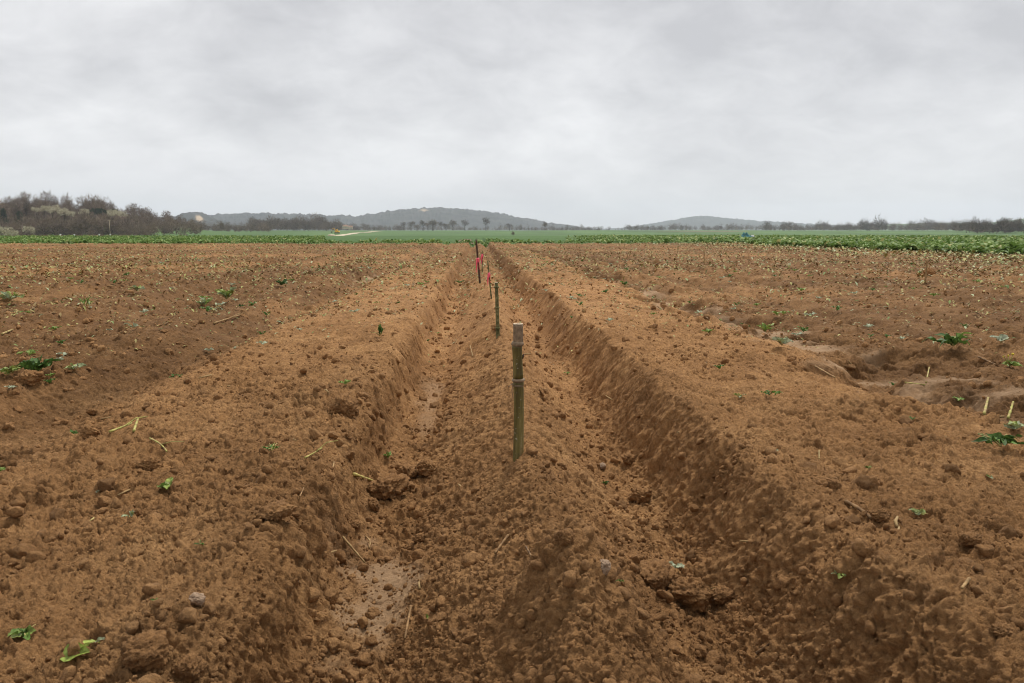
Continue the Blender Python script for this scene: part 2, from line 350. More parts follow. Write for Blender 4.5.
M['straw'] = material('straw', tinted([(0, (0.10, 0.055, 0.025)), (0.4, (0.30, 0.18, 0.08)), (0.7, (0.36, 0.26, 0.12)), (1, (0.36, 0.35, 0.10))], 0.8, 0, 45))
M['residue'] = material('residue', tinted([(0, (0.10, 0.055, 0.025)), (0.3, (0.25, 0.17, 0.07)), (0.55, (0.36, 0.33, 0.11)), (0.75, (0.14, 0.20, 0.05)), (1, (0.38, 0.42, 0.24))], 0.7))
M['root'] = material('pale_root', tinted([(0, (0.36, 0.30, 0.08)), (1, (0.60, 0.52, 0.18))], 0.6, 0, 90))
M['twig'] = material('bare_twigs', tinted([(0, (0.05, 0.036, 0.028)), (0.5, (0.14, 0.10, 0.072)), (0.85, (0.24, 0.175, 0.12)), (1, (0.24, 0.22, 0.10))], 0.9))
M['bark'] = material('bark', tinted([(0, (0.05, 0.04, 0.033)), (1, (0.13, 0.10, 0.08))], 0.95))
M['needle'] = material('conifer', tinted([(0, (0.018, 0.03, 0.014)), (1, (0.05, 0.07, 0.03))], 0.9))
M['blossom'] = material('blossom_twigs', tinted([(0, (0.22, 0.18, 0.12)), (0.5, (0.48, 0.43, 0.30)), (1, (0.75, 0.70, 0.54))], 0.9))
def green_b(nt, b):
    c = ramp(nt, nnoise(nt, 0.012, 5, 0.55, scl=(1, 0.35, 1)), [(0.3, (0.045, 0.088, 0.022)), (0.5, (0.062, 0.125, 0.030)), (0.7, (0.095, 0.165, 0.045))])
    c = mix(nt, 1.0, c, ramp(nt, nnoise(nt, 1.7, 5, 0.7), [(0.3, (0.6, 0.62, 0.6)), (0.7, (1.3, 1.3, 1.2))]), 'MULTIPLY')
    c = mix(nt, attr(nt, 'bare'), c, (0.15, 0.10, 0.065)); nt.links.new(c, b.inputs['Base Color'])
M['green'] = material('green_field', green_b)
def hill_b(dark, light, clear=False):
    def f(nt, b):
        c = ramp(nt, nnoise(nt, 0.012, 9, 0.8), [(0.35, dark), (0.65, light)])
        if clear: c = mix(nt, attr(nt, 'tint'), c, (0.40, 0.30, 0.20))
        nt.links.new(c, b.inputs['Base Color'])
    return f
M['hill'] = material('forest_hill', hill_b((0.010, 0.014, 0.016), (0.062, 0.060, 0.055), True))
M['hill_green'] = material('meadow_hill', hill_b((0.06, 0.085, 0.05), (0.12, 0.17, 0.08), True))
M['track'] = material('chalk_track', lambda nt, b: nt.links.new(ramp(nt, nnoise(nt, 0.6, 4), [(0.3, (0.42, 0.34, 0.24)), (0.7, (0.58, 0.50, 0.38))]), b.inputs['Base Color']))
def plain(name, col, rough=0.7, nz=8, v=0.25):
    return material(name, lambda nt, b: (nt.links.new(mix(nt, 1.0, col, ramp(nt, nnoise(nt, nz, 4), [(0.3, (1 - v,) * 3), (0.7, (1 + v,) * 3)]), 'MULTIPLY'), b.inputs['Base Color']), setattr(b.inputs['Roughness'], 'default_value', rough)))

# ------------------------------------------------------------------ ground sheet (one welded grid, split by what grows on it)
def build_ground():
    fine = np.arange(-52, 52.0001, 0.098); coarse = np.arange(55, 305.01, 3.2)
    az = np.radians(np.concatenate([fine, coarse])); na = len(az)
    r = [0.25]
    while r[-1] < 7000:
        q = r[-1]; r.append(q + (0.003 if q < 0.95 else (0.0018 if q < 6 else 0.0031) * q if q < 60 else min(0.02, 0.0031 + (q - 60) * 0.0003) * q))
    r = np.array(r); nr = len(r)
    A, Rr = np.meshgrid(az, r); X = Rr * np.sin(A); Y = Rr * np.cos(A)
    X = X.ravel(); Y = Y.ravel(); S = np.gradient(r)[:, None].repeat(na, 1).ravel()
    S = np.where(np.abs(((A.ravel() + np.pi) % (2 * np.pi)) - np.pi) > R(53), 0.05 * Rr.ravel(), S)
    Z = np.empty_like(X); near = np.hypot(X, Y) < 118
    xn, yn = X[near], Y[near]; fade = 1 - smooth((np.hypot(xn, yn) - 75) / 40.0); e = 0.012
    z0 = near_soil(xn, yn, None, False); gx = (near_soil(xn + e, yn, None, False) - z0) / e * fade; gy = (near_soil(xn, yn + e, None, False) - z0) / e * fade
    dd = soil_detail(xn, yn, S[near]) * fade; nn = 1 / np.sqrt(1 + gx * gx + gy * gy)
    Z[near] = z0 * fade + far_land(xn, yn); Z[~near] = far_land(X[~near], Y[~near]); V = np.stack([X, Y, Z], 1)
    V[near] += np.stack([-gx, -gy, np.ones_like(gx)], 1) * (nn * dd)[:, None]; Fc = grid_faces(nr, na, True)[:, ::-1]
    V = np.concatenate([V, [[0, 0, float(land(np.array([0.]), np.array([0.]), None, False)[0])]]])
    crop = is_crop(X, Y); fm = crop[Fc[:, 0]]
    clay = np.zeros(len(V)); clay[:-1][near] = clay_mask(X[near], Y[near])
    moist_far_dim = np.zeros(len(V)); xa = X[near]; ya = Y[near]
    moist_far_dim[:-1][near] = smooth((np.abs(xa - .1 + .25 * fbm(xa, ya * .4, 81, 3)) - 1.75) / .5) * np.clip(.85 + .5 * fbm(xa * .35, ya * .35, 82, 3), 0, 1) + .45 * smooth((-.02 - np.interp(xa, _tx, _tz)) / .05) * (np.abs(xa - .1) > 1.3) + .75 * smooth((np.hypot(xa, ya) - 6) / 18) * (np.abs(xa) < 1.8)  # damp outer soil and furrows; far middle strip dimmed in colour against grazing light
    bare = np.zeros(len(V)); bare[:-1] = smooth((1.15 - np.hypot((X + 375) / 145, (Y - 570) / 135)) * 4)
    for (px, d, sx, sd) in ((378, 330, 13, 45), (540, 420, 12, 50), (470, 62, 1.3, 7), (700, 900, 60, 40)):
        p = dirpt(px, 232, d); bare[:-1] = np.maximum(bare[:-1], smooth(2.2 * np.exp(-((X - p[0]) / sx) ** 2 - ((Y - p[1]) / sd) ** 2) - 0.5))
    def part(name, mask, mat, attrs):
        f = Fc[mask]; u, inv = np.unique(f, return_inverse=True)
        return mesh_from(name, V[u], inv.reshape(f.shape), mat, None, None, True, {k: a[u] for k, a in attrs.items()})
    o = part('soil_field', ~fm, M['soil'], {'clay': clay, 'moist_far_dim': np.clip(moist_far_dim, 0, 1)}); tag(o, kind='structure')
    o = part('green_field', fm, M['green'], {'bare': bare}); tag(o, kind='structure')
build_ground()

# ------------------------------------------------------------------ far hills
def hill(name, prof, dist, depth, mat, rough_h, seed, step=0.7, clear=None):
    px = np.arange(prof[0][0], prof[-1][0] + 0.01, step); py = np.interp(px, [p[0] for p in prof], [p[1] for p in prof])
    k = np.hanning(15); k /= k.sum(); pp = np.pad(py, 7, 'edge'); py = np.convolve(pp, k, 'valid')
    top = np.array([dirpt(a, b, dist) for a, b in zip(px, py)])
    t = np.linspace(-1, 1, 45); D = (dist + t * depth) / dist
    X = top[None, :, 0] * D[:, None]; Y = top[None, :, 1] * D[:, None]
    base = far_land(X, Y) - 3
    cs = np.where(t < 0, smooth(t + 1) ** 0.8, smooth(1 - t))[:, None]
    Zt = top[None, :, 2] - rough_h * 0.8
    Z = base + (np.maximum(Zt, base + 0.5) - base) * cs
    Z += cs * (rough_h * fbm(X / 22, Y / 22, seed, 3, 0.7) + 0.08 * np.maximum(Zt - base, 0) * fbm(X / 240, Y / 240, seed + 9, 3) * (1 - cs))
    tint = np.zeros(X.shape)
    for (cx, t0, sx, st) in (clear or []):
        tint = np.maximum(tint, np.exp(-((px[None, :] - cx) / sx) ** 2 - ((t[:, None] - t0) / st) ** 2 + 0 * X))
    V = np.stack([X, Y, Z], -1).reshape(-1, 3)
    o = mesh_from(name, V, grid_faces(len(t), len(px)), mat, smooth(tint.ravel() * 1.6 - 0.4)); return tag(o, kind='structure')
hill('hills', [(-260, 226), (60, 224), (150, 217), (200, 215), (235, 213), (270, 212.5), (300, 213.5), (335, 215.5), (360, 215.5), (385, 211), (405, 209), (425, 207.5), (450, 207.5), (470, 209), (500, 213), (525, 218), (550, 222.5), (580, 227), (610, 231)], 3300, 700, M['hill'], 6.0, 201, clear=[(424, -0.25, 7, 0.04)])
hill('hills', [(150, 230), (172, 219), (183, 213), (193, 210.5), (200, 211), (210, 216), (225, 222), (240, 228)], 2300, 300, M['hill'], 3.0, 211, clear=[(199, -0.45, 5, 0.14)])
hill('hills', [(560, 231), (620, 228), (650, 223.5), (680, 218.5), (693, 216), (704, 215.3), (716, 216.5), (735, 218.5), (765, 221), (800, 223), (835, 225), (900, 226), (1100, 226), (1300, 228)], 5000, 700, M['hill'], 5.0, 221)
hill('hills', [(820, 231), (870, 224.5), (930, 223), (985, 222.5), (1020, 219), (1060, 217), (1150, 218), (1350, 224)], 2700, 450, M['hill_green'], 1.5, 231)

# ------------------------------------------------------------------ woods and trees
def crown_twigs(c, rad, hgt, n, rng, wd=0.18, ln=1.3):
    """slivers pointing up and out through an egg-shaped crown"""
    u = rng.standard_normal((n, 3)); u /= np.linalg.norm(u, axis=1)[:, None]; q = rng.random(n) ** 0.45
    P = c + u * q[:, None] * np.array([rad, rad, hgt / 2])
    d = u * np.array([1, 1, 0.6]) + np.array([0, 0, 0.7]) + 0.5 * rng.standard_normal((n, 3)); d /= np.linalg.norm(d, axis=1)[:, None]
    s = np.cross(d, rng.standard_normal((n, 3))); s /= np.linalg.norm(s, axis=1)[:, None] + 1e-9
    L = ln * (0.5 + rng.random(n))[:, None]; W = wd * (0.5 + rng.random(n))[:, None]
    V = np.stack([P - s * W, P + s * W, P + d * L], 1).reshape(-1, 3)
    return V, np.arange(3 * n).reshape(n, 3)
def quads(tri): return np.concatenate([tri, tri[:, :1]], 1)
def limb_set(mb_trunk, H, rng, spread):
    mb_trunk.add(*tube([(0, 0, -0.6), (0.02 * H * rng.standard_normal(), 0, H * 0.3), (0.03 * H * rng.standard_normal(), 0.02 * H * rng.standard_normal(), H * 0.6), (0.03 * H * rng.standard_normal(), 0, H * 0.9)], [0.030 * H, 0.024 * H, 0.016 * H, 0.004 * H], 6), 0.3)
    for i in range(9):
        z0 = H * rng.uniform(0.28, 0.7); a = rng.uniform(0, 6.28); l = spread * rng.uniform(0.6, 1.0)
        mb_trunk.add(*tube([(0, 0, z0), (math.cos(a) * l * 0.5, math.sin(a) * l * 0.5, z0 + 0.10 * H), (math.cos(a) * l, math.sin(a) * l, z0 + H * rng.uniform(0.16, 0.28))], [0.011 * H, 0.007 * H, 0.002 * H], 5), 0.4)
def bare_tree(H, spread, seed, n=420, mat='twig', tb=0.4):
    rng = np.random.default_rng(seed); root = empty('bare_tree', (0, 0, 0))
    t = MB(); limb_set(t, H, rng, spread); t.build('trunk', M['bark'], root)
    c = MB()
    for k in range(7):
        a = rng.uniform(0, 6.28); q = spread * rng.uniform(0.1, 0.6)
        V, Fc = crown_twigs(np.array([math.cos(a) * q, math.sin(a) * q, H * rng.uniform(0.5, 0.8)]), spread * 0.5, H * 0.38, n // 7, rng, 0.011 * H, 0.1 * H)
        c.add(V, Fc, np.repeat(np.clip(rng.normal(tb, 0.2, len(Fc)), 0, 1), 3))
    c.build('crown', M[mat], root, False); return root
def place(o, p, rz=0, s=1.0, label=None, cat=None, group=None):
    o.location = p; o.rotation_euler = (0, 0, rz); o.scale = (s, s, s) if np.isscalar(s) else s
    return tag(o, label, cat, group)
def gp(px, dist, dz=0.0):
    p = dirpt(px, 231, dist); p[2] = float(far_land(p[0], p[1])) + dz; return p
protos = [bare_tree(13, 4.2 + 1.1 * i, 41 + i, 420 + 120 * i, tb=.3 + .1 * i) for i in range(3)]
used = [False] * 3
def tree_copy(i):
    if not used[i]: used[i] = True; return protos[i]
    return copy_tree(protos[i])
random.seed(5)
# avenue of bare trees across the green field below the main hill (px, dist, height scale, label)
ave = [(404, 900, .8), (411, 800, .95), (417, 860, .75), (423, 760, .9), (428, 800, .7), (433, 690, 1.0), (441, 900, .85), (446, 880, .7), (453, 840, 1.0), (465, 900, .95)]
for k, (px, d, s) in enumerate(ave):
    d *= 1.5; s *= 1.5; place(tree_copy(k % 3), gp(px, d), random.random() * 6, (s * random.uniform(.9, 1.5), s * random.uniform(.9, 1.5), s * random.uniform(.75, 1.05)), 'small bare tree in the loose row crossing the green field below the broad hill', 'tree', 'bare trees in the row below the broad hill')
place(tree_copy(0), gp(486, 1150), 1.0, 1.6, 'round bare tree standing alone on the green field just right of the stakes', 'tree')
place(tree_copy(1), gp(509.5, 1200), 1.0, 1.0, 'small bare tree alone at the foot of the hill right of the round bare tree', 'tree')
place(tree_copy(2), gp(513, 420), 2.0, .26, 'low dark bush standing in the open green field below the hill', 'bush')
place(tree_copy(2), gp(545, 1000), 2.0, .9, 'slim tree on the skyline in the gap between the two hills', 'tree')
for k, px in enumerate((636, 648, 660, 682, 721, 729)):
    place(tree_copy(k % 3), gp(px, 1300), random.random() * 6, random.uniform(.5, .8), 'tiny bare tree dotted along the field edge under the pointed hill', 'tree', 'tiny trees under the pointed hill')

def woods(name, areas, seed, n_per, label):
    """areas: (px0, px1, dist0, dist1, count, height, tone)"""
    rng = np.random.default_rng(seed); mb = MB()
    for (a, b, d0, d1, cnt, H, tone) in areas:
        for i in range(cnt):
            px = rng.uniform(a, b); d = d0 + (d1 - d0) * rng.random(); p = gp(px, d); h = H * rng.uniform(0.6, 1.15) * (.85 + .38 * float(fbm(np.array([px / 7.0]), np.array([d / 90.0 + H]), 33, 2)[0])); t = tone + rng.normal(0, 0.10)
            V, Fc = crown_twigs(p + np.array([0, 0, h * 0.55]), h * rng.uniform(0.22, 0.36), h * 0.85, n_per, rng, 0.010 * h + 0.015, 0.17 * h)
            mb.add(V, Fc, np.repeat(np.clip(t + rng.normal(0, 0.12, len(Fc)), 0, 1), 3))
            V, Fc = crown_twigs(p + np.array([0, 0, h * 0.3]), 0.12 * h, h * 0.4, 10, rng, 0.03 * h, 0.35 * h)
            mb.add(V, Fc, np.repeat(np.full(len(Fc), 0.75 if rng.random() < .3 else 0.3), 3))
    o = mb.build(name, M['twig'], None, False); return tag(o, label, 'woods', kind='stuff')
woods('hillside_woods', [(-230, 40, 440, 640, 480, 11, .65), (-60, 105, 545, 600, 260, 12, .6), (10, 115, 450, 620, 560, 11, .65), (95, 155, 450, 640, 260, 9, .6), (140, 200, 500, 760, 170, 8, .55), (180, 270, 700, 950, 150, 9, .5), (-230, 190, 425, 445, 160, 4.5, .4)], 7, 150, 'brown leafless woods covering the near hillside on the left')
woods('distant_woods', [(330, 600, 1500, 1750, 420, 12, .45), (185, 262, 1100, 1350, 90, 11, .4), (250, 340, 950, 1100, 300, 17, .45), (335, 405, 1250, 1400, 90, 13, .35)], 8, 110, 'dark leafless woods at the foot of the long hill beyond the field')
woods('distant_woods', [(560, 640, 1900, 2100, 50, 12, .4), (625, 770, 1700, 2000, 300, 15, .45), (765, 880, 1300, 1500, 300, 14, .4), (862, 885, 1250, 1300, 34, 21, .35), (880, 1010, 1250, 1500, 260, 11, .45), (905, 945, 1200, 1400, 60, 18, .4), (935, 985, 1000, 1250, 90, 12, .45), (1000, 1300, 800, 1100, 200, 14, .4)], 9, 110, 'low grey treeline along the far edge of the fields on the right')
woods('dark_copse', [(972, 1012, 700, 760, 60, 13, .28), (955, 985, 760, 820, 25, 10, .3), (1005, 1060, 720, 800, 60, 11, .3)], 10, 160, 'darker rounded copse standing nearest in the treeline on the right')
# trees one can pick out of the hillside woods
def conifer(H, rad, seed):
    rng = np.random.default_rng(seed); root = empty('conifer', (0, 0, 0))
    MBt = MB(); MBt.add(*tube([(0, 0, -.5), (0, 0, H * .5), (0, 0, H * .98)], [.03 * H, .02 * H, .004 * H], 6), 0.3); MBt.build('trunk', M['bark'], root)
    c = MB()
    for z in np.linspace(0.25, 0.97, 14):
        V, Fc = crown_twigs(np.array([0, 0, H * z]), rad * (1.1 - z), H * .12, 60, rng, .02 * H, .09 * H); c.add(V, Fc, np.repeat(rng.random(len(Fc)), 3))
    c.build('crown', M['needle'], root, False); return root
place(conifer(13, 3.6, 1), gp(5, 520, 1), 0, 1, 'dark evergreen standing at the left end of the hillside woods', 'tree')
o = conifer(10, 5.5, 2); place(o, gp(21, 500, 3), 0, 1, 'broad dark evergreen in the hillside woods under a tall bare crown', 'tree')
t = bare_tree(17, 3.4, 77); place(t, gp(21, 520, 0), 0, 1, 'tall rounded bare tree rising behind the broad dark evergreen', 'tree')
t = bare_tree(20, 1.6, 78, 260); place(t, gp(28, 530, 0), 0, 1, 'thin tall bare tree poking above the hillside woods', 'tree')
# thin pines with flat tops along the shoulder of the hill
def thin_pine(H, seed):
    rng = np.random.default_rng(seed); root = empty('thin_pine', (0, 0, 0)); t = MB()
    t.add(*tube([(0, 0, -.5), (.2, 0, H * .5), (.1, .1, H * .95)], [.016 * H, .011 * H, .005 * H], 6), 0.5)
    for k in range(4): a = rng.uniform(0, 6.28); t.add(*tube([(.1, .1, H * .75), (math.cos(a) * H * .12, math.sin(a) * H * .12, H * .88)], [.006 * H, .002 * H], 5), 0.5)
    t.build('trunk', M['bark'], root); c = MB()
    for k in range(6):
        a = rng.uniform(0, 6.28); V, Fc = crown_twigs(np.array([math.cos(a) * H * .12, math.sin(a) * H * .12, H * rng.uniform(.8, .95)]), H * .09, H * .09, 45, rng, .018 * H, .05 * H); c.add(V, Fc, np.repeat(rng.random(len(Fc)), 3))
    c.build('crown', M['needle'], root, False); return root
tp = thin_pine(15, 4)
for k, (px, s) in enumerate(((96, 1.0), (100, .9), (104, 1.0), (108, .95), (114, 1.0))):
    o = tp if k == 0 else copy_tree(tp); place(o, gp(px, 540, 0), k * 1.3, s, 'thin tall pine with a tufted top on the shoulder of the hillside woods', 'tree', 'thin pines on the woods shoulder')
def blossom(seed):
    rng = np.random.default_rng(seed); root = empty('blossoming_shrub', (0, 0, 0)); t = MB(); limb_set(t, 5, rng, 2.5); t.build('trunk', M['bark'], root)
    c = MB()
    for k in range(8):
        a = rng.uniform(0, 6.28); V, Fc = crown_twigs(np.array([math.cos(a) * 1.8, math.sin(a) * 1.8, rng.uniform(2.4, 4.6)]), 1.5, 2.4, 90, rng, .12, .5); c.add(V, Fc, np.repeat(np.clip(rng.normal(.55, .25, len(Fc)), 0, 1), 3))
    c.build('crown', M['blossom'], root, False); return root
bp = blossom(3)
for k, (px, py, d, s) in enumerate(((36, 209, 470, .7), (44, 208, 470, .85), (52, 208, 468, 1.15), (64, 211, 465, 1.1), (71, 213, 462, .8), (84, 211, 470, .9), (112, 212, 470, 1.0), (122, 213, 480, .9), (28, 222, 440, 1.0))):
    o = bp if k == 0 else copy_tree(bp); p = dirpt(px, py, d); p[2] = max(float(far_land(p[0], p[1])), p[2] - 4.5 * s * .9)
    p[2] = float(far_land(p[0], p[1])) + 0 if k == 8 else p[2]
    place(o, p, k * 1.7, s, 'pale cream blossoming shrub among the brown hillside woods', 'shrub', 'blossoming shrubs in the hillside woods')
for k, (px, s, lab) in enumerate(((4, .9, 'pale round bush at the foot of the woods at the field corner'), (13, .65, 'smaller brownish bush just right of the pale bush at the woods foot'))):
    o = copy_tree(bp); place(o, gp(px, 330), k, s, lab, 'bush')
# dry verge at the foot of the woods
def strip_stuff(name, px0, px1, d0, d1, n, hgt, mat, seed, label, cat, t0=0.0, t1=1.0):
    rng = np.random.default_rng(seed); px = rng.uniform(px0, px1, n); d = rng.uniform(d0, d1, n)
    P = np.array([dirpt(a, 231, b) for a, b in zip(px, d)]); P[:, 2] = far_land(P[:, 0], P[:, 1])
    a = rng.uniform(0, 6.28, n); s = np.stack([np.cos(a), np.sin(a), a * 0], 1) * 0.12 * hgt; L = hgt * rng.uniform(.5, 1.3, n)[:, None]
    V = np.stack([P - s, P + s, P + np.array([0, 0, 1]) * L + rng.standard_normal((n, 3)) * .2 * hgt], 1).reshape(-1, 3)
    o = mesh_from(name, V, np.arange(3 * n).reshape(n, 3), mat, np.repeat(rng.uniform(t0, t1, n), 3), None, False); return tag(o, label, cat, kind='stuff')
strip_stuff('dry_grass', -150, 130, 400, 432, 9000, 1.2, M['straw'], 3, 'dry tan grass verge below the hillside woods', 'grass', 0.1, .6)

# ------------------------------------------------------------------ farm track, machines, houses
def sheet_path(name, pts, wd, lift, mat):
    P = np.array(pts); n = 60; t = np.linspace(0, len(P) - 1, n); xy = np.stack([np.interp(t, np.arange(len(P)), P[:, k]) for k in (0, 1)], 1)
    T = np.gradient(xy, axis=0); T /= np.linalg.norm(T, axis=1)[:, None]; Nn = np.stack([-T[:, 1], T[:, 0]], 1); V = []
    for s in (-1, -.5, 0, .5, 1):
        q = xy + Nn * s * wd / 2; V.append(np.stack([q[:, 0], q[:, 1], far_land(q[:, 0], q[:, 1]) + lift + .1 * (1 - abs(s))], 1))
    V = np.stack(V, 1).reshape(-1, 3); return tag(mesh_from(name, V, grid_faces(n, 5), mat), kind='structure')
sheet_path('farm_track', [dirpt(300, 233, 300)[:2], dirpt(316, 232, 360)[:2], dirpt(330, 231, 470)[:2], dirpt(352, 231, 620)[:2], dirpt(380, 231, 900)[:2]], 7, .15, M['track'])
def box(mb, x0, x1, y0, y1, z0, z1, t=0.5, bev=0.0):
    V = [(x0, y0, z0), (x1, y0, z0), (x1, y1, z0), (x0, y1, z0), (x0 + bev, y0 + bev, z1), (x1 - bev, y0 + bev, z1), (x1 - bev, y1 - bev, z1), (x0 + bev, y1 - bev, z1)]
    mb.add(V, [(0, 3, 2, 1), (4, 5, 6, 7), (0, 1, 5, 4), (1, 2, 6, 5), (2, 3, 7, 6), (3, 0, 4, 7)], t)
M['yellow'] = plain('yellow_paint', (0.75, 0.42, 0.03), .5); M['dark'] = plain('dark_rubber', (0.03, 0.03, 0.03)); M['glass'] = plain('cab_glass', (0.08, 0.10, 0.12), .2)
M['flower'] = plain('yellow_petals', (.50, .38, .04), .8, 300, .5); M['teal'] = plain('teal_cover', (0.05, 0.16, 0.17), .7, 2.5, .5); M['white'] = plain('white_paint', (0.7, 0.7, 0.68), .6); M['render'] = plain('pale_render', (0.55, 0.45, 0.32)); M['tile'] = plain('roof_tile', (0.28, 0.16, 0.10))
def excavator():
    root = empty('yellow_digger', (0, 0, 0))
    for s in (-1, 1):
        m = MB(); box(m, -1.9, 1.9, s * 1.05 - .3, s * 1.05 + .3, 0.02, .85, bev=.22); m.build('crawler_track', M['dark'], root)
    m = MB(); box(m, -1.9, 1.5, -1.2, 1.2, .95, 2.1, bev=.12); m.build('body', M['yellow'], root)
    m = MB(); box(m, .1, 1.45, -1.1, -.1, 2.11, 3.3, bev=.12); m.build('cab', M['yellow'], root); m = MB(); box(m, .3, 1.5, -1.15, -.25, 2.4, 3.1, bev=.02); m.build('cab_window', M['glass'], root)
    m = MB(); m.add(*tube([(1.2, .4, 1.9), (2.8, .4, 4.2), (4.6, .4, 4.0)], [.28, .25, .2], 4)); m.add(*tube([(4.6, .4, 4.0), (5.3, .4, 1.6)], [.2, .15], 4)); m.build('arm', M['yellow'], root)
    m = MB(); box(m, 4.8, 5.8, -.2, 1.0, .7, 1.6, bev=.2); m.build('bucket', M['dark'], root); return root
place(excavator(), gp(337, 620, .3), 2.6, 1.0, 'small yellow digger beside the pale farm track at the field edge', 'digger')
def house(Lx, Ly, Hh, Rh):
    root = empty('house', (0, 0, 0)); m = MB(); box(m, -Lx / 2, Lx / 2, -Ly / 2, Ly / 2, -.5, Hh); m.build('wall', M['render'], root, False)
    m = MB(); e = .4; m.add([(-Lx / 2 - e, -Ly / 2 - e, Hh + .01), (Lx / 2 + e, -Ly / 2 - e, Hh + .01), (Lx / 2 + e, Ly / 2 + e, Hh + .01), (-Lx / 2 - e, Ly / 2 + e, Hh + .01), (-Lx / 2 - e, 0, Hh + Rh), (Lx / 2 + e, 0, Hh + Rh)], [(0, 1, 5, 4), (2, 3, 4, 5), (3, 2, 1, 0), (1, 2, 5, 5), (3, 0, 4, 4)]) if False else None
    V = [(-Lx / 2 - e, -Ly / 2 - e, Hh + .01), (Lx / 2 + e, -Ly / 2 - e, Hh + .01), (Lx / 2 + e, Ly / 2 + e, Hh + .01), (-Lx / 2 - e, Ly / 2 + e, Hh + .01), (-Lx / 2 - e, -.1, Hh + Rh), (Lx / 2 + e, -.1, Hh + Rh), (Lx / 2 + e, .1, Hh + Rh), (-Lx / 2 - e, .1, Hh + Rh)]
    m.add(V, [(0, 3, 2, 1), (4, 5, 6, 7), (0, 1, 5, 4), (1, 2, 6, 5), (2, 3, 7, 6), (3, 0, 4, 7)]); rf = m.build('roof', M['tile'], root, False)
    m = MB(); box(m, 1, 1.7, -.35, .35, Hh + Rh - .8, Hh + Rh + .9); m.build('chimney', M['render'], rf, False)
    for x in (-Lx * .3, 0, Lx * .3): m = MB(); box(m, x - .5, x + .5, -Ly / 2 - .04, -Ly / 2 + .1, 1.1, 2.4); m.build('window', M['glass'], root, False)
    return root
hp = house(9, 6, 4.2, 2.6); place(hp, gp(345, 1150, 3.0), .5, .8, 'pale house left of the other in front of the far woods beyond the digger', 'house')
o = copy_tree(hp); place(o, gp(350.5, 1180, 2.5), .1, .75, 'pale house right of the other in front of the far woods beyond the digger', 'house')
def heap(seed, sx, sy, sz, mat, name):
    V, Fc = ico(4); V = lump(V, seed, .3) * np.array([sx, sy, sz]); return mesh_from(name, V, Fc, mat)
o = heap(3, 2.4, 2, 1.1, M['track'], 'chalk_heap'); place(o, gp(331, 480, .1), 0, 1, 'pale heap of spoil beside the farm track left of the digger', 'heap')
# teal tarpaulin over something in the green crop
def tarp():
    root = empty('covered_heap', (0, 0, 0)); n, mm = 40, 40
    u, v = np.meshgrid(np.linspace(-1, 1, n), np.linspace(-1, 1, mm)); r = np.maximum(np.abs(u), np.abs(v))
    z = .95 * np.clip(1.15 - r, 0, 1) ** .7 + .35 * np.exp(-((u + .35) / .18) ** 2 - (v / .35) ** 2) + .30 * np.exp(-((u - .15) / .15) ** 2 - (v / .4) ** 2) + .08 * fbm(u * 4, v * 4, 5, 3) * (r < 1)
    V = np.stack([u * .75, v * .5, np.maximum(z, .0) * .62], -1).reshape(-1, 3); mesh_from('tarpaulin', V, grid_faces(mm, n), M['teal'], None, root)
    m = MB(); box(m, .55, .95, -.2, .2, .02, .42, bev=.05); m.build('white_sack', M['white'], root); return root
pt = dirpt(746, 231, 76); place(tarp(), (pt[0], pt[1], .06), -.3, .85, 'teal tarpaulin heap standing in the green crop on the right', 'tarpaulin')
def post(name, H, r, mat, parts=True):
    root = empty(name, (0, 0, 0)); m = MB(); m.add(*tube([(0, 0, -.3), (0, 0, H)], [r, r * .8], 8)); m.build('pole', mat, root); m = MB(); box(m, -r * 1.6, r * 1.6, -r * 1.6, r * 1.6, H + .003, H + r * 1.5, bev=r * .5); m.build('cap', mat, root); return root
wp = post('marker_post', 1.3, .13, M['white'])
for k, px in enumerate((60, 74, 99, 110)):
    o = wp if k == 0 else copy_tree(wp); place(o, gp(px, 250), 0, 1, 'tiny white marker post at the edge of the green field below the woods', 'marker post', 'white marker posts below the woods')
def pylon():
    root = empty('utility_pole', (0, 0, 0)); m = MB(); m.add(*tube([(0, 0, -.5), (0, 0, 9)], [.13, .09], 8)); m.build('pole', M['render'], root); m = MB(); box(m, -.8, .8, -.07, .07, 8.3, 8.45); m.build('crossarm', M['render'], root); return root
place(pylon(), gp(110, 430), 0, 1, 'pale utility pole in front of the right end of the hillside woods', 'pole')

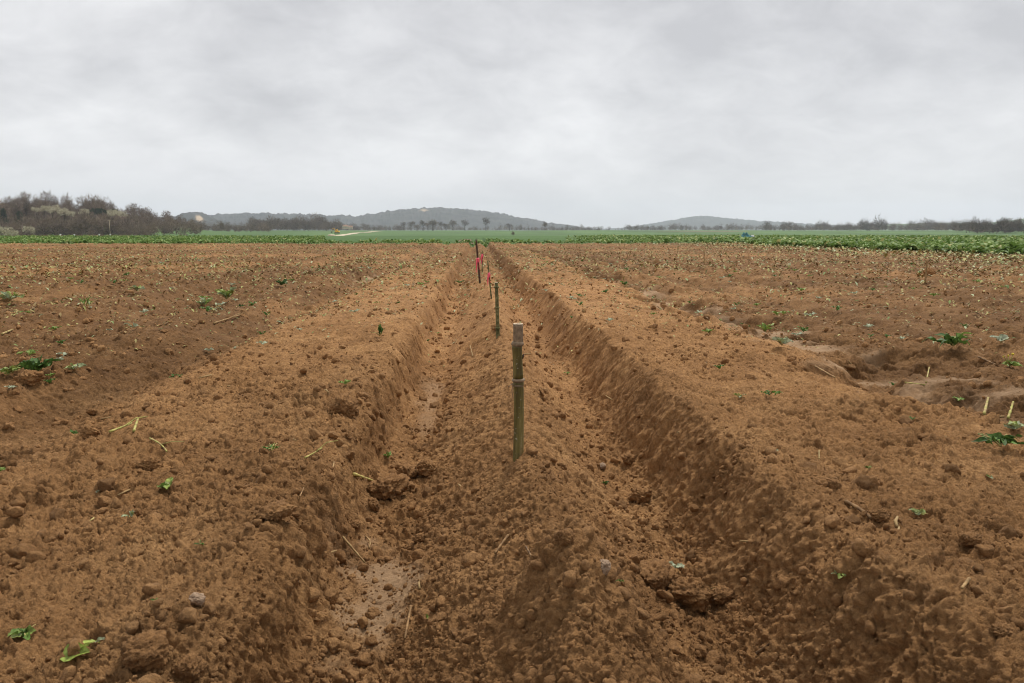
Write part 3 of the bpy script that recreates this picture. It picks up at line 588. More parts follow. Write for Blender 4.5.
# ------------------------------------------------------------------ standing crop at the field edge
def build_crop():
    rng = np.random.default_rng(12); V0, F0 = leaf_tmpl(3, .42, .75, .25)
    def zone(n, sampler, hs):
        P = sampler(n); P = P[is_crop(P[:, 0], P[:, 1]) & ((P[:, 0] / P[:, 1] < -.2) | (P[:, 0] / P[:, 1] > .14 + .02 * np.sin(P[:, 1])) | (P[:, 1] < 53 + 4 * np.sin(P[:, 0] * .9)))]; n = len(P); z = land(P[:, 0], P[:, 1], None, False)
        nl = 8; pl = np.repeat(np.arange(n), nl); a = rng.uniform(0, 6.28, n * nl); el = rng.uniform(.15, 1.2, n * nl)
        ca, sa, ce, se = np.cos(a), np.sin(a), np.cos(el), np.sin(el); o = np.zeros_like(a)
        Rm = np.stack([ca * ce, -sa, -ca * se, sa * ce, ca, -sa * se, se, o, ce], -1).reshape(-1, 3, 3)
        ph = np.clip(rng.normal(1, .22, n), .5, 1.6)[pl]; L = hs * ph * rng.uniform(.55, 1.05, n * nl)
        B = np.stack([P[pl, 0] + rng.normal(0, .05, n * nl), P[pl, 1] + rng.normal(0, .05, n * nl), z[pl] + rng.uniform(0, .25, n * nl) * hs], 1)
        W, Fc = instance(V0, F0, B, Rm, L); pt = np.clip(rng.normal(.42, .16, n), 0, 1)[pl]
        t = np.clip(pt + rng.normal(0, .16, n * nl), 0, .93); t = np.where(rng.random(n * nl) < .05, 1.0, t)
        return W, Fc, np.repeat(t, len(V0))
    mb = MB()
    def right(n): d = 10 + 100 * rng.random(n) ** 1.35; return np.stack([15.2 + rng.exponential(14, n) * (.25 + d / 60), d], 1)
    mb.add(*zone(15000, right, .38))
    mb.add(*zone(3500, lambda n: np.stack([rng.normal(16.6, .9, n), rng.uniform(2, 48, n)], 1), .30))
    def left(n): d = 45.5 + 75 * rng.random(n) ** 1.5; return np.stack([rng.uniform(-1.02, .42, n) * d, d], 1)
    mb.add(*zone(11000, left, .30))
    tag(mb.build('leafy_crop', M['crop'], None, True), 'dense leafy green crop standing beyond the bare soil', 'crop', kind='stuff')
build_crop()

# ------------------------------------------------------------------ loose crumbs, plant residue (beyond counting)
def build_crumbs():
    rng = np.random.default_rng(21); n = 110000
    r = 0.95 * np.exp(rng.random(n) ** 1.1 * math.log(24 / .95)); a = np.radians(rng.uniform(-50, 50, n)); x = r * np.sin(a); y = r * np.cos(a)
    bott = np.clip(1 - np.abs(x - .53) / .25, 0, 1) + np.clip(1 - np.abs(x + .31) / .25, 0, 1); pn = fbm(x * 1.5, y * 1.5, 91, 3)
    keep = rng.random(n) < np.clip(.40 + .4 * pn + .8 * bott, .10, 1) * (1 - .45 * clay_mask(x, y)); x, y, r = x[keep], y[keep], r[keep]; n = len(x)
    z = land(x, y, r * .003); s = .0028 * (1 - rng.random(n)) ** (-.48); s = np.minimum(s, .021) * (.8 + .10 * np.minimum(r, 12)); s = np.minimum(s, .03)
    mb = MB(); var = 10
    for sub, msk in ((1, s < .006), (2, (s >= .006) & (s < .015)), (3, s >= .015)):
        V, Fc = ico(sub); idx = np.where(msk)[0]
        for k in range(var):
            i = idx[k::var]
            if not len(i): continue
            S = s[i][:, None] * rng.uniform(.7, 1.25, (len(i), 3))
            W, G = instance(chop(V, 300 + k * 20, 7, .4, .8, .10), Fc, np.stack([x[i], y[i], z[i] + s[i] * .25], 1), rand_rot(rng, len(i)), S); mb.add(W, G)
    tag(mb.build('soil_crumbs', M['clod'], None, True), 'loose brown soil crumbs scattered over the field', 'soil', kind='stuff')
build_crumbs()
def build_residue():
    rng = np.random.default_rng(31); mb = MB()
    def put(n, x, y, smin, smax, width, tfun, nseg=2):
        z = land(x, y, np.hypot(x, y) * .003); V, Fc = leaf_tmpl(nseg, width, .4, .2); s = rng.uniform(smin, smax, n) * np.clip(np.hypot(x, y) / 16, .3, 1)
        a = rng.uniform(0, 6.28, n); e = rng.normal(.1, .35, n); ca, sa, ce, se = np.cos(a), np.sin(a), np.cos(e), np.sin(e); o = a * 0
        Rm = np.stack([ca * ce, -sa, -ca * se, sa * ce, ca, -sa * se, se, o, ce], -1).reshape(-1, 3, 3)
        W, G = instance(V, Fc, np.stack([x, y, z + .008 + .22 * s], 1), Rm, s); mb.add(W, G, np.repeat(tfun(n), len(V)))
    tf = lambda n: rng.choice([.15, .3, .45, .58, .78, 1.0], n, p=[.2, .28, .22, .12, .12, .06]) + rng.normal(0, .03, n)
    n = 95000; r = 5 * np.exp(rng.random(n) ** .62 * math.log(47 / 5)); a = np.radians(rng.uniform(-50, 50, n)); x = r * np.sin(a); y = r * np.cos(a)
    k = (~is_crop(x, y)) & (rng.random(n) < np.clip(.55 + .6 * fbm(x * .5, y * .5, 92, 3) + .25 * (np.abs(x) > 2), .03, 1) * (.15 + np.minimum(r / 20, .85))); put(k.sum(), x[k], y[k], .04, .14, .4, tf)
    tl = lambda n: rng.choice([.3, .5, .62, .8, 1.0], n, p=[.2, .2, .18, .22, .2]) + rng.normal(0, .03, n)
    n = 4200; y = rng.uniform(5, 47, n); x = 16.4 - np.abs(rng.normal(0, 2.6, n)); k = ~is_crop(x, y); put(k.sum(), x[k], y[k], .06, .20, .55, tl, 3)
    n = 2200; x = rng.uniform(-48, 16, n); y = 46.5 - np.abs(rng.normal(0, 2.5, n)); k = ~is_crop(x, y); put(k.sum(), x[k], y[k], .06, .18, .5, tl, 3)
    tag(mb.build('plant_litter', M['residue'], None, True), 'yellow and green crop litter strewn over the far soil and along the crop edge', 'plant litter', kind='stuff')
build_residue()

# ------------------------------------------------------------------ stakes
def bamboo_b(nt, b):
    g = nnoise(nt, 30, 7, .68, scl=(1, 1, .10)); c = ramp(nt, g, [(.32, (.035, .024, .008)), (.45, (.105, .085, .020)), (.58, (.19, .155, .050)), (.72, (.33, .25, .14))])
    c = mix(nt, ramp(nt, nnoise(nt, 70, 4, .7), [(.52, (0, 0, 0)), (.68, (.5, .5, .5))]), c, (.07, .05, .035))
    c = mix(nt, ramp(nt, nnoise(nt, 120, 2, .5), [(.68, (0, 0, 0)), (.72, (.8, .8, .8))]), c, (.42, .40, .30)); nt.links.new(c, b.inputs['Base Color']); b.inputs['Roughness'].default_value = .5
    b.inputs['Specular IOR Level'].default_value = .4; bump(nt, b, nnoise(nt, 150, 4, .6), .001, .6)
M['bamboo'] = material('weathered_bamboo', bamboo_b); M['node'] = plain('bamboo_node', (.21, .15, .095), .7, 90, .4); M['cut'] = plain('cut_end', (.50, .38, .26), .8, 160, .3)
M['cane'] = material('green_cane', lambda nt, b: nt.links.new(ramp(nt, nnoise(nt, 30, 4, .6), [(.35, (.05, .05, .018)), (.55, (.15, .14, .06)), (.7, (.26, .24, .13))]), b.inputs['Base Color']))
M['darkcane'] = plain('dark_cane', (.075, .045, .030), .8, 30, .4)
M['tape'] = plain('pink_tape', (.88, .13, .19), .35, 40, .15)
def big_stake():
    p = spot(518, 459); Y = p[1]; root = empty('bamboo_stake', (p[0], Y, p[2] - .01))
    ppm = math.hypot(p[0], Y) * .997 / F; H = 144 * ppm; r = 5.2 * ppm
    def ring(zs, rs, mat, name, x0=0, sides=28):
        m = MB(); m.add(*tube([(x0 + .004 * math.sin(z * 9), 0, z) for z in zs], rs, sides)); return m.build(name, mat, root)
    zb = H - 58 * ppm; zt = H - 20 * ppm
    zs = [-.12, .0, .05, .10, .16, .22, zb - .02, zb - .006, zb]; ring(zs, [r * 1.06, r * 1.06, r * 1.03, r, r * .99, r, r * 1.02, r * 1.06, r * .98], M['bamboo'], 'culm')
    zs = [zb + .006, zb + .02, (zb + zt) / 2, zt - .012, zt - .003]; ring(zs, [r * 1.02, r * .98, r * .95, r * .98, r * 1.04], M['bamboo'], 'culm')
    ring([zb - .004, zb - .001, zb + .004, zb + .007], [r * 1.05, r * 1.30, r * 1.28, r * 1.05], M['node'], 'node')
    ring([zt - .007, zt - .003, zt + .003, zt + .008], [r * 1.02, r * 1.25, r * 1.2, r * .98], M['node'], 'node', 0.002)
    m = MB(); n = 24; zz = np.array([zt + .006, zt + .02, H - .008, H - .001, H - .001, H - .012, H - .03]); rr = np.array([.98, .96, .95, .97, .62, .58, .5]) * r
    a = np.linspace(0, 2 * math.pi, n, endpoint=False); V = np.stack([np.cos(a)[None] * rr[:, None] + .003, np.sin(a)[None] * rr[:, None], zz[:, None] + 0 * a[None]], -1).reshape(-1, 3)
    m.add(V, grid_faces(7, n, True)); m.build('top_section', M['node'], root)
    # pale cut rim and pith plug
    m = MB(); zz = np.array([H + .0005, H + .002, H + .0018, H - .004, H - .006]); rr = np.array([.985, .93, .62, .5, .02]) * r; V = np.stack([np.cos(a)[None] * rr[:, None] + .003, np.sin(a)[None] * rr[:, None], zz[:, None] + 0 * a[None]], -1).reshape(-1, 3)
    m.add(V, grid_faces(5, n, True)); m.build('cut_end', M['cut'], root)
    m = MB(); an = np.linspace(0, 12.6, 60); m.add(*tube(np.stack([np.cos(an) * r * 1.12, np.sin(an) * r * 1.12, zb - .010 - .0006 * an], 1), .0011, 6))
    m.add(*tube([(-r * 1.1, -.004, zb - .012), (-r * 1.6, -.012, zb - .008), (-r * 2.3, -.016, zb - .014)], .001, 6)); m.add(*tube([(-r * 1.1, -.004, zb - .014), (-r * 1.5, -.014, zb - .03), (-r * 1.35, -.018, zb - .052)], .001, 6)); m.build('string', M['node'], root)
    m = MB(); m.add(*tube([(r * .95, 0, zt - .045), (r * 1.25, -.001, zt - .035), (r * 1.1, 0, zt - .05)], [.003, .004, .002], 8)); m.build('branch_scar', M['darkcane'], root)
    root.rotation_euler = (R(.5), R(-.6), .3)
    tag(root, 'thick mottled bamboo stake standing nearest on the central ridge, no tape', 'stake', 'stakes along the central ridge')
big_stake()
def cane(name, base_px, top_px, r, mat, label, tapes=(), bend=0.0, depth=None, group='stakes along the central ridge', nodes=2, cut=None):
    p = spot(*base_px) if depth is None else None
    if depth is not None:
        q = dirpt(base_px[0], base_px[1], depth); p = np.array([q[0], q[1], float(land(q[0:1], q[1:2], np.array([depth * .003]))[0])])
    d = math.hypot(p[0], p[1]); t = dirpt(top_px[0], top_px[1], d) - p; root = empty(name, p)
    f = np.linspace(0, 1, 14); path = np.stack([t[0] * f + bend * np.sin(np.pi * f), t[1] * f, t[2] * f], 1); path = np.concatenate([[[-t[0] * .15, 0, -.12]], path])
    m = MB(); m.add(*tube(path, np.linspace(r * 1.1, r * .9, len(path)), 10)); m.build('shaft', mat, root)
    for k in range(nodes):
        q = path[3 + k * 5]; m = MB(); m.add(*tube([q - [0, 0, r * .6], q - [0, 0, r * .2], q + [0, 0, r * .2], q + [0, 0, r * .6]], [r * 1.02, r * 1.4, r * 1.4, r * 1.02], 10)); m.build('node', mat, root)
    if cut: m = MB(); m.add(*tube([path[-1] + [0, 0, .0005], path[-1] + [0, 0, .004]], [r, r * .85], 10)); m.build('cut_end', cut, root)
    rng = np.random.default_rng(int(base_px[0]))
    for (f0, f1, wd) in tapes:   # knot plus two hanging tails
        q = path[1] + (path[-1] - path[1]) * f0; Ln = (f1 - f0) * np.linalg.norm(t) * -1
        m = MB(); m.add(*tube([q + [0, 0, -.018], q + [0, 0, -.006], q + [0, 0, .006], q + [0, 0, .018]], [r * 1.1, r * 1.7, r * 1.8, r * 1.1], 10))
        for s in (-1, 1, .3):
            k = np.linspace(0, 1, 9); x = q[0] + s * (r + wd * .3 * np.sin(k * 2.2)); z = q[2] - abs(Ln) * k * (1 if s < 0 else .8); y = q[1] - r - .006 * np.sin(k * 9 + s)
            a = .6 * s + k * 1.6; w2 = wd / 2 * (1 - .3 * k); V = np.stack([np.stack([x - np.cos(a) * w2, y - np.sin(a) * w2, z], 1), np.stack([x, y - .003 * np.sin(k * 12), z], 1), np.stack([x + np.cos(a) * w2, y + np.sin(a) * w2, z], 1)], 1).reshape(-1, 3); m.add(V, grid_faces(9, 3))
        m.build('marker_tape', M['tape'], root)
    return tag(root, label, 'stake', group)
cane('cane_stake', (498, 338), (496.4, 283), .0125, M['cane'], 'thin green cane stake without tape right behind the thick bamboo stake', (), 0, None, nodes=3, cut=M['cut'])
cane('cane_stake', (491.5, 302), (487.7, 261), .0075, M['cane'], 'leaning thin cane with pink tape halfway up, third stake along the ridge', ((.66, .38, .018),), 0, 7.9)
cane('cane_stake', (480.0, 281), (476.2, 239.5), .0145, M['darkcane'], 'dark leaning cane with pink tape low down, reaching up to the green horizon', ((.56, .26, .022),), 0, 11.2)
cane('cane_stake', (482.2, 273), (482.2, 250.5), .009, M['cane'], 'short upright cane with pink tape near its top, farthest along the ridge', ((.80, .40, .025),), 0, 13.2)
cane('thin_stick', (925.5, 277), (927, 260), .012, M['straw'], 'short pale stick standing beside a clod in the rough soil on the right', (), .004, 11.7, group=None, nodes=1)
cane('thin_stick', (704.5, 263), (704, 250), .009, M['straw'], 'faint thin stick upright in far soil right of the ridge', (), 0, 16.5, group=None, nodes=1)
cane('thin_stick', (749, 264), (749, 255), .009, M['straw'], 'faint thin stick upright in far soil below the teal tarpaulin', (), 0, 16.5, group=None, nodes=1)

# ------------------------------------------------------------------ individual clods and stones
def clod(px, py, wpx, label=None, group=None, name='soil_clod', mat=None, sub=5, asp=(1, .9, .75), sink=.25, amp=.26, seed=None):
    p = spot(px, py); d = math.hypot(p[0], p[1]); rad = wpx / 2 * d / F; seed = seed if seed is not None else int(px * 7 + py)
    V, Fc = ico(sub); V = (chop(lump(V, seed, amp * .6), seed, 6, .6, .9, .09) if name == 'soil_clod' else lump(V, seed, amp)) * np.array(asp) * rad * 1.1
    if name == 'soil_clod': V = V + (V / (np.linalg.norm(V, axis=1)[:, None] + 1e-9)) * (rad * (.11 * n3(V / rad, 6, seed + 3) + .07 * n3(V / rad, 14, seed + 4) + .055 * n3(V / rad, 30, seed + 6) + .03 * n3(V / rad, 55, seed + 7)))[:, None]
    o = mesh_from(name, V, Fc, mat or M['clod']); o.location = p + np.array([0, 0, rad * asp[2] * (1 - 2 * sink)]); o.rotation_euler = (0, 0, seed % 6)
    return tag(o, label, 'stone' if name != 'soil_clod' else 'soil clod', group)
clod(388, 498, 40, 'large rounded clod perched on the left trench edge beside the yellow root piece', asp=(1, .85, .72), sink=.1)
clod(373, 508, 17, 'smaller clod tucked under the large rounded clod at the left trench')
clod(408, 478, 22, 'squat clod at the upper end of the bare clay patch, left of its twin')
clod(428, 474, 24, 'flat topped clod at the upper end of the bare clay patch, right of its twin')
clod(355, 529, 15, 'small dark clod on the left rim of the bare clay patch')
clod(421, 542, 15, 'small clod on the right rim of the bare clay patch')
clod(687, 605, 44, 'big dark clod with a deep hollow beneath it in the right trench', asp=(1.1, .9, .75), sink=.12, amp=.3)
clod(655, 585, 44, 'long lumpy clod leaning on the big dark clod in the right trench', asp=(1.2, .8, .7), sink=.25)
clod(640, 500, 22, 'lumpy clod beside a hollow halfway up the right trench'); clod(628, 462, 15, 'small clod low in the right trench near the stake foot')
clod(342, 412, 30, 'rough knob of soil on the crest of the left bed', sink=.35); clod(30, 384, 20, 'dark rough clod beside the dark green clump at far left')
clod(148, 470, 22, 'rounded clod with a shadowed underside below the bent yellow stalks', sink=.2)
clod(92, 436, 18, 'brown clod left of the bent yellow stalks'); clod(276, 517, 32, 'broad clod in the broken soil on the left bed', asp=(1.1, .9, .6), sink=.3)
clod(145, 668, 46, 'large blunt clod at the bottom edge on the left', asp=(1, .9, .9), sink=.3); clod(190, 672, 28, 'clod next to the large blunt clod at the bottom edge')
clod(565, 545, 20, 'small peaked clod on top of the near heap', asp=(.8, .8, 1.1), sink=.35)
clod(722, 601, 26, 'crumbling clod right of the big dark clod in the right trench'); clod(834, 487, 14, 'small flat clod on the right bed above the broken edge')
clod(880, 520, 16, 'round clod lying on the right bed near a buried twig'); clod(970, 545, 18, 'round clod on the right bed near the right edge'); clod(1002, 637, 20, 'clod at the lower right corner of the bed')
clod(929, 276, 9, 'clod at the foot of the short pale stick on the right'); clod(497, 330, 12, 'clod behind the foot of the thin green cane')
M['stone'] = plain('grey_stone', (.27, .185, .12), .8, 60, .25)
clod(197, 603, 13, 'smooth pale pebble half buried in the left bed', name='stone', mat=M['stone'], amp=.25, sink=.35); clod(604, 573, 20, 'flat pale brown stone on the right flank of the near heap', name='stone', mat=M['stone'], amp=.3, asp=(.9, .5, .8), sink=.35)
clod(602, 470, 8, 'small rounded stone beside the ridge near the stake', name='stone', mat=M['stone'], amp=.12)
rngc = np.random.default_rng(77)
protoC = []
for k in range(5):
    V, Fc = ico(3); V = chop(lump(V, 700 + 31 * k, .2), 700 + 31 * k, 7, .5, .85, .10); V += V * (.12 * n3(V, 7, 40 + k) + .08 * n3(V, 17, 50 + k))[:, None]
    protoC.append(mesh_from('soil_clod', V, Fc, M['clod']))
cnt = 0; firstC = [True] * 5
for k in range(900):
    if cnt >= 130: break
    r_ = 1.3 * math.exp(rngc.random() * math.log(22 / 1.3)); a_ = R(rngc.uniform(-33, 39)); x, y = r_ * math.sin(a_), r_ * math.cos(a_)
    if -.5 < x < .05 and 1.3 < y < 2.4 or abs(x - .18) < .12 and y < 3.2: continue
    b_ = (abs(x - .53) < .16) or (abs(x + .25) < .15) or abs(x - .15) > 1.6 or rngc.random() < .35
    if not b_: continue
    z = float(land(np.array([x]), np.array([y]), np.array([r_ * .003]))[0]); s = rngc.uniform(.014, .030) * (1 + .35 * min(r_ / 6, 2)); i = cnt % 5
    o = protoC[i] if firstC[i] else protoC[i].copy()
    if not firstC[i]: C.objects.link(o)
    firstC[i] = False; o.location = (x, y, z + s * .05); o.rotation_euler = (rngc.uniform(-.5, .5), rngc.uniform(-.5, .5), rngc.uniform(0, 6.28)); o.scale = (s * rngc.uniform(.8, 1.3), s * rngc.uniform(.8, 1.2), s * rngc.uniform(.7, 1.1))
    tag(o, 'small loose clod, one of many strewn over the soil', 'soil clod', 'small loose clods strewn over the soil'); cnt += 1

# ------------------------------------------------------------------ leaves, seedlings, stalks
def frame(a, e, roll=0.0):
    ca, sa, ce, se = math.cos(a), math.sin(a), math.cos(e), math.sin(e); A = np.array([[ca * ce, -sa, -ca * se], [sa * ce, ca, -sa * se], [se, 0, ce]])
    cr, sr = math.cos(roll), math.sin(roll); return A @ np.array([[1, 0, 0], [0, cr, -sr], [0, sr, cr]])
def crumpled_leaf(mb, p, L, wd, a, e, rng, t, roll=0, droop=.5, ruff=.16):
    V, Fc = leaf_tmpl(9, wd, droop, .2); n = len(V); V = V.copy(); V[:, 2] += ruff * vnoise(V[:, 0] * 6 + rng.uniform(0, 9), V[:, 1] * 9 + 4, 3); V[:, 1] *= 1 + .18 * vnoise(V[:, 0] * 14, V[:, 0] * 0 + rng.uniform(0, 50), 4)
    W = (frame(a, e, roll) @ (V * L).T).T + p; mb.add(W, Fc, np.clip(t + .08 * vnoise(V[:, 0] * 5, V[:, 1] * 8, 6) + np.tile([0, .1, 0], n // 3), 0, 1))
def stalk(mb, pts, r, t=0.6, sides=7):
    pts = np.array(pts, float); k = np.linspace(0, len(pts) - 1, 3 * len(pts)); q = np.stack([np.interp(k, np.arange(len(pts)), pts[:, i]) for i in range(3)], 1)
    mb.add(*tube(q, np.linspace(r, r * .55, len(q)), sides), t)
def tuft(px, py, wpx, label, tone=.45, n=6, up=.6, wd=.45, mat='leaf', name='leaf_tuft', cat='plant', stalks=2, group=None, spread=1.0):
    p = spot(px, py); d = math.hypot(p[0], p[1]); S = wpx / 2 * 1.2 * d / F; rng = np.random.default_rng(int(px * 13 + py)); p = p + np.array([0, 0, .28 * S]); root = empty(name, p)
    mb = MB()
    for k in range(n):
        a = 6.28 * k / n + rng.uniform(-.5, .5); crumpled_leaf(mb, np.array([rng.normal(0, .12), rng.normal(0, .12), .02]) * S * spread, S * rng.uniform(.7, 1.15), wd * rng.uniform(.7, 1.2), a, up * rng.uniform(.4, 1.4), rng, tone + rng.normal(0, .08), rng.normal(0, .5))
    mb.build('leaves', M[mat], root)
    if stalks:
        mb = MB()
        for k in range(stalks): a = rng.uniform(0, 6.28); stalk(mb, [(0, 0, -.1 * S), (math.cos(a) * .35 * S, math.sin(a) * .35 * S, .18 * S), (math.cos(a) * .8 * S, math.sin(a) * .8 * S, .25 * S)], .045 * S, .8)
        mb.build('stalk', M['straw'], root)
    return tag(root, label, cat, group)
T = tuft
T(10, 304, 22, 'pale green leaves lying at the far left edge of the field', .62, 7); T(87, 308, 17, 'spiky green and yellow tuft in the rough soil at left', .55, 8, 1.0, .25)
T(137, 293, 20, 'pale yellowish leaf remains high on the left part of the field', .7, 5, .3); T(227, 303, 24, 'bright yellow green leafy tuft, the brightest on the far left field', .56, 9, .7)
T(205, 308, 16, 'blue green leafy tuft left of the bright yellow green one', .74, 10, .8, .3); T(213, 313, 18, 'flat pale leaf below the bright yellow green tuft', .95, 3, .1); T(240, 308, 8, 'dark little leaf heap under the bright yellow green tuft', .15, 4)
T(134, 330, 12, 'whitish green crumpled leaf alone on the left field', 1.0, 4, .6, .7); T(38, 377, 32, 'dark green clump with shadowed hollow at far left', .22, 18, .6, .22); T(8, 378, 20, 'green leaves at the left picture edge beside the dark clump', .6, 8, .7)
T(74, 372, 16, 'blue green leaf pair right of the dark green clump', .74, 5, .5, .6); T(60, 362, 9, 'small pale sprig above the blue green leaf pair', .85, 4); T(166, 492, 20, 'small green leaf cluster with pale tips on the left bed', .5, 7, .5, .6)
T(132, 521, 13, 'pale grey green seedling standing on the left bed', .84, 5, 1.1, .5); T(97, 494, 7, 'tiny pale sprig left of the small green leaf cluster', .9, 3, .9)
T(380, 338, 20, 'upright dark green sprig on the left bed beside the trench', .22, 7, 1.35, .3); T(388, 461, 15, 'small fresh green leaves above the left trench', .42, 5, .9, .4); T(281, 288, 14, 'dark green leaf heap on the far left field', .1, 7)
T(272, 453, 22, 'withered dark sprig with thin stalks on the left bed', .3, 5, .5, .2, stalks=4); T(427, 621, 9, 'little bright green sprout low in the left trench', .5, 4, 1.0, .5); T(605, 487, 12, 'small dark green leaf on the right flank of the ridge', .3, 4, .9, .5)
T(619, 585, 12, 'upright green sprout on the right side of the near heap', .35, 5, 1.2, .4); T(681, 586, 10, 'light green scrap in the right trench beside the big dark clod', .65, 4, .5); T(717, 594, 14, 'green leaf wisp at the foot of the right trench wall', .42, 4, .3)
T(765, 334, 18, 'fresh yellow green tuft beside the right furrow, left of a greyish one', .52, 8, .8); T(782, 348, 24, 'green and grey tuft with trailing stalks beside the right furrow', .76, 9, .5, .35, stalks=4)
T(953, 351, 32, 'spread of dark green leaves with grey tips in the right field', .28, 16, .5, .22); T(1000, 348, 16, 'pale green leaf standing on a clod near the right edge', .9, 4, .6, .7); T(769, 398, 18, 'small dark tuft on the right bed, right of another', .35, 5, .5); T(740, 399, 12, 'small pale tuft on the right bed left of a darker one', .7, 4, .4)
T(918, 517, 18, 'blue green crumpled leaf on the right bed', .74, 5, .4, .6); T(1000, 452, 34, 'dark leaf remains arching over a hollow near the right edge', .25, 14, .5, .22); T(775, 454, 9, 'small pale green leaf on the edge of the right bed', .9, 3, .5, .7); T(837, 584, 14, 'yellowish moss scrap on the right bed', .62, 5, .3, .7)
T(25, 639, 22, 'olive mossy scrap on the soil at lower left', .45, 7, .3, .7); T(155, 605, 8, 'tiny olive sprig on the left bed', .4, 4); T(200, 547, 14, 'dark thin leaf blade on the left bed', .25, 3, .3, .25); T(990, 480, 9, 'tiny leaf near the dark leaf remains on the right', .75, 3)
T(1015, 432, 22, 'grey blue leaf scraps at the right picture edge', .78, 6, .4); T(868, 470, 8, 'tiny green scrap on the middle of the right bed', .45, 3); T(460, 285, 10, 'small dark green leaf scrap on the left slope far along the ridge', .3, 4); T(625, 287, 14, 'dark green scrap on the far right bed', .3, 5); T(370, 271, 9, 'pale leaf scrap on the far left bed', .9, 3)
# lime leaf, lower left
def lime():
    p = spot(77, 662); d = math.hypot(p[0], p[1]); S = d / F; root = empty('lime_leaf', p); rng = np.random.default_rng(5); mb = MB()
    crumpled_leaf(mb, np.array([-16 * S, 0, .006]), 30 * S, .62, .15, .28, rng, .5, .4, .5, .10); crumpled_leaf(mb, np.array([-2 * S, .01, .012]), 22 * S, .7, .75, .45, rng, .85, -.3, .7, .1); mb.build('blade', M['lime'], root)
    mb = MB(); crumpled_leaf(mb, np.array([12 * S, .02, .022]), 10 * S, .5, .3, .5, rng, .8); mb.build('curled_tip', M['leaf'], root); tag(root, 'bright lime green leaf lying on the soil at lower left', 'leaf')
lime()
# plant with yellow flowers
def flower():
    p = spot(1010, 368); d = math.hypot(p[0], p[1]); S = 11 * d / F; root = empty('flowering_plant', p); rng = np.random.default_rng(6); mb = MB()
    for k in range(9): crumpled_leaf(mb, np.array([0, 0, .2 * S * rng.random()]), S * rng.uniform(.6, 1), .4, 6.28 * k / 9, rng.uniform(.1, 1), rng, .5)
    mb.build('leaves', M['leaf'], root); mb = MB()
    for k in range(3): stalk(mb, [(0, 0, 0), (-.2 * S * k, 0, .5 * S), (-.35 * S * k + .1 * S, 0, .85 * S)], .05 * S, .9)
    mb.build('stalk', M['straw'], root)
    for k in range(3):
        mb = MB(); V, Fc = ico(2); mb.add(chop(V, k, 6, .4, .8, .2) * (.12 - .025 * k) * S + np.array([-.35 * S * k + .1 * S, 0, (.92 - .1 * k) * S]), Fc); mb.build('flower_head', M['flower'], root)
    tag(root, 'uprooted plant with small yellow flowers near the right edge', 'plant')
flower()
def straw(px0, py0, px1, py1, r, label, t=.5, lift=.012, bend=0.0, mat='straw', name='straw', cat='straw', fork=False, taper=.8, group=None):
    a = spot(px0, py0); b = spot(px1, py1); root = empty(name, a); L = b - a; mid = L / 2 + np.array([bend, 0, abs(bend) * .3 + lift]); n = np.linspace(0, 1, 12)[:, None]
    P = (1 - n) ** 2 * np.array([0, 0, lift]) + 2 * n * (1 - n) * mid + n ** 2 * (L + np.array([0, 0, lift])); r = r * .8; rr = np.linspace(r, r * taper, 12) * (1 + .12 * np.sin(np.arange(12) * 2.1))
    mb = MB(); mb.add(*tube(P, rr, 9), np.clip(t + .12 * np.repeat(np.sin(np.arange(14) * 1.7), 9), 0, 1)); mb.build('stem', M[mat], root)
    if fork: mb = MB(); stalk(mb, [P[6], P[6] + L * .25 + np.array([.02, .01, .02]), P[6] + L * .35 + np.array([.05, .02, .02])], r * .7, t); mb.build('side_shoot', M[mat], root)
    return tag(root, label, cat, group)
straw(354, 476, 377, 485, .0075, 'thick pale yellow root piece lying beside the large rounded clod', .7, .006, 0, 'root', 'root_piece', 'root', taper=.45)
straw(343, 546, 365, 567, .0042, 'short straight tan straw lying on the bare clay patch', .55); straw(411, 611, 405, 645, .0042, 'long brown straw lying in the bottom of the left trench', .3)
straw(366, 540, 369, 551, .0032, 'little hooked straw curl on the bare clay patch', .5, .008, .015); straw(508, 543, 495, 560, .0042, 'orange brown straw on the left flank of the ridge', .35)
straw(526, 553, 533, 566, .003, 'dark brown splinter left of the near heap', .1); straw(305, 463, 322, 453, .0028, 'yellow green forked stem on the left bed', .98, .01, .01, fork=True)
straw(334, 466, 333, 474, .004, 'stubby tan straw end on the left bed near the yellow root piece', .45); straw(300, 501, 304, 492, .0025, 'thin brown straw on the slope of the left bed', .3); straw(308, 575, 313, 592, .0028, 'thin straw sticking out of the left trench side', .4)
straw(110, 438, 132, 428, .005, 'bent yellow green stalk bundle on the left bed', .98, .014, .02, fork=True); straw(134, 434, 138, 421, .006, 'stout pale stalk end sticking up beside the bent stalk bundle', .9, .008)
straw(150, 441, 167, 455, .004, 'pale yellow crooked stalk right of the bent stalk bundle', .85, .01, .015, fork=True); straw(85, 525, 94, 520, .003, 'small curved yellow straw on the left bed', .8, .004, .01)
straw(214, 325, 240, 317, .009, 'long pinkish tan stalk below the bright yellow green tuft', .5, .015, .02, fork=True); straw(2, 337, 13, 332, .009, 'thick yellow straw near the left picture edge', .75, .01); straw(50, 322, 62, 323, .004, 'thin pale straw in the rough soil at left', .6, .01, .02)
straw(655, 505, 873, 520, .003, 'thin stem', .3) if False else None
straw(845, 505, 872, 522, .006, 'half buried brown twig on the right bed', .15, .004, .01, name='twig', cat='twig'); straw(819, 452, 819, 460, .003, 'tiny upright white straw on the right bed', .7, .004)
straw(756, 658, 770, 648, .005, 'dark twig in the bottom of the right trench', .05, .006, name='twig', cat='twig'); straw(722, 528, 722, 518, .0025, 'thin pale straw hanging on the right trench wall', .55)
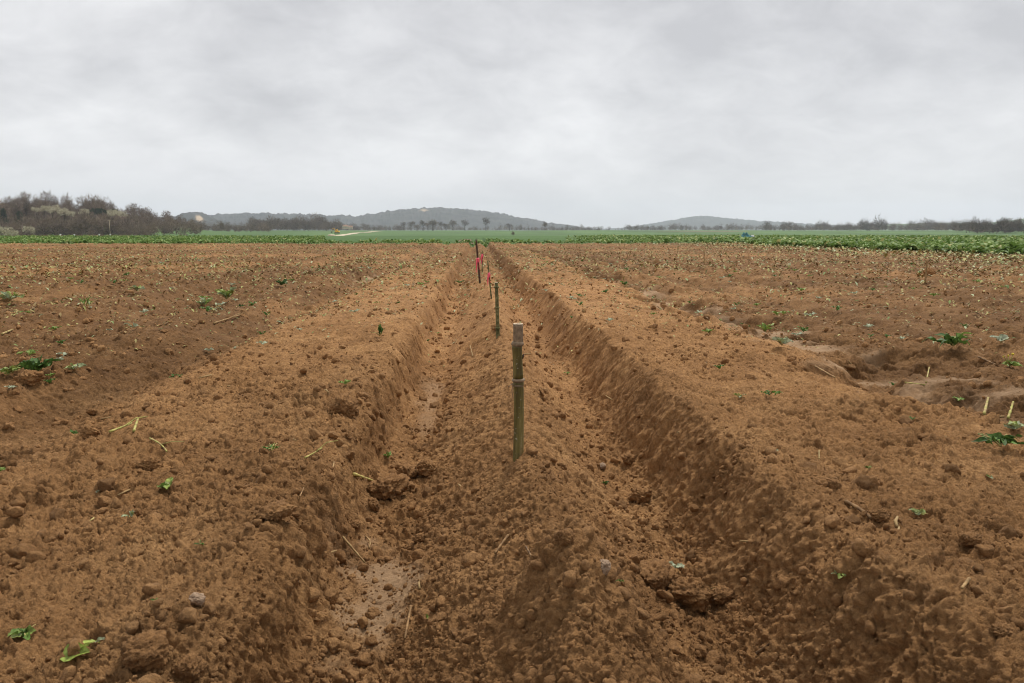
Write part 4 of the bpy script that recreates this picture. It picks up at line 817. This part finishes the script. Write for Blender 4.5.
straw(968, 590, 961, 598, .004, 'short pink tan straw at the lower right', .5); straw(926, 384, 929, 370, .005, 'pale upright blade on the clay of the right furrow', .82, .004); straw(905, 384, 925, 386, .005, 'flat pale stalk left of the upright blade in the right furrow', .9, .006)
straw(984, 415, 988, 400, .007, 'pale yellow stalk standing near the right edge, left of its twin', .82, .004); straw(1008, 420, 1013, 404, .007, 'pale yellow stalk standing near the right edge, right of its twin', .9, .004); straw(978, 360, 996, 367, .006, 'brown stick poking from the soil left of the flowering plant', .2, .01, name='twig', cat='twig')
straw(603, 398, 612, 402, .004, 'thin pale straw in the right trench', .6); straw(470, 348, 473, 358, .004, 'small straw stub left of the ridge behind the thick stake', .6); straw(815, 372, 835, 380, .006, 'long tan stalk along the lip of the right furrow', .5, .008); straw(848, 365, 856, 372, .005, 'tan straw on the lip of the right furrow by a dark hollow', .5, .008)
# small scraps, tuft and straw copies strewn over the middle distance
rngs = np.random.default_rng(99)
sp_protos = []
for k in range(3):
    root = empty('leaf_scrap', (0, 0, 0)); mb = MB()
    for j in range(4): crumpled_leaf(mb, np.array([0, 0, .05]), rngs.uniform(.6, 1), .5, 1.57 * j + rngs.uniform(0, 1), rngs.uniform(.1, .9), rngs, (.5, .9, .3)[k])
    mb.build('leaves', M['leaf'], root); sp_protos.append(root)
LS = [('small fresh green leaf scrap strewn on the soil', 'fresh green leaf scraps'), ('small greyish leaf scrap strewn on the soil', 'greyish leaf scraps'), ('small dark green leaf scrap strewn on the soil', 'dark green leaf scraps')]
fst = [True] * 3; cnt = 0
for k in range(2000):
    if cnt >= 210: break
    r_ = 1.6 * math.exp(rngs.random() ** .55 * math.log(20 / 1.6)); a_ = R(rngs.uniform(-33, 39)); x, y = r_ * math.sin(a_), r_ * math.cos(a_)
    if abs(x - .15) < .35 or (abs(x - .15) < 1.3 and rngs.random() < .6): continue
    if r_ < 4.5 and rngs.random() < .6: continue
    z = float(land(np.array([x]), np.array([y]), np.array([r_ * .003]))[0]); i = cnt % 3; o = sp_protos[i] if fst[i] else copy_tree(sp_protos[i]); fst[i] = False
    s = rngs.uniform(.014, .034) * (1 + min(r_ / 4, 1.8)); place(o, (x, y, z + .25 * s), rngs.uniform(0, 6), s, LS[i][0], 'leaf scrap', LS[i][1]); cnt += 1
root = empty('straw_bit', (0, 0, 0)); mb = MB(); mb.add(*tube([(-.5, 0, .06), (-.1, .05, .09), (.5, -.03, .05)], [.05, .06, .035], 7), .6); mb.build('stem', M['straw'], root)
for k in range(90):
    r_ = 1.4 * math.exp(rngs.random() ** .7 * math.log(18 / 1.4)); a_ = R(rngs.uniform(-33, 39)); x, y = r_ * math.sin(a_), r_ * math.cos(a_)
    z = float(land(np.array([x]), np.array([y]), np.array([r_ * .003]))[0]); o = root if k == 0 else copy_tree(root)
    place(o, (x, y, z), rngs.uniform(0, 6), rngs.uniform(.02, .06) * (1 + min(r_ / 8, 1)), 'small broken straw bit strewn on the soil', 'straw', 'small broken straw bits')

# ------------------------------------------------------------------ haze
def haze():
    mb = MB(); box(mb, -7400, 7400, -7400, 7400, -8, 260); m = bpy.data.materials.new('haze'); m.use_nodes = True; nt = m.node_tree; nt.nodes.clear()
    out = nt.nodes.new('ShaderNodeOutputMaterial'); v = nt.nodes.new('ShaderNodeVolumePrincipled'); v.inputs['Color'].default_value = (.82, .88, 1.0, 1); v.inputs['Density'].default_value = 1.25e-4; v.inputs['Anisotropy'].default_value = .2
    nt.links.new(v.outputs[0], out.inputs['Volume']); o = mb.build('haze', m, None, False); tag(o, 'pale haze over the fields', 'haze', kind='stuff')
haze()
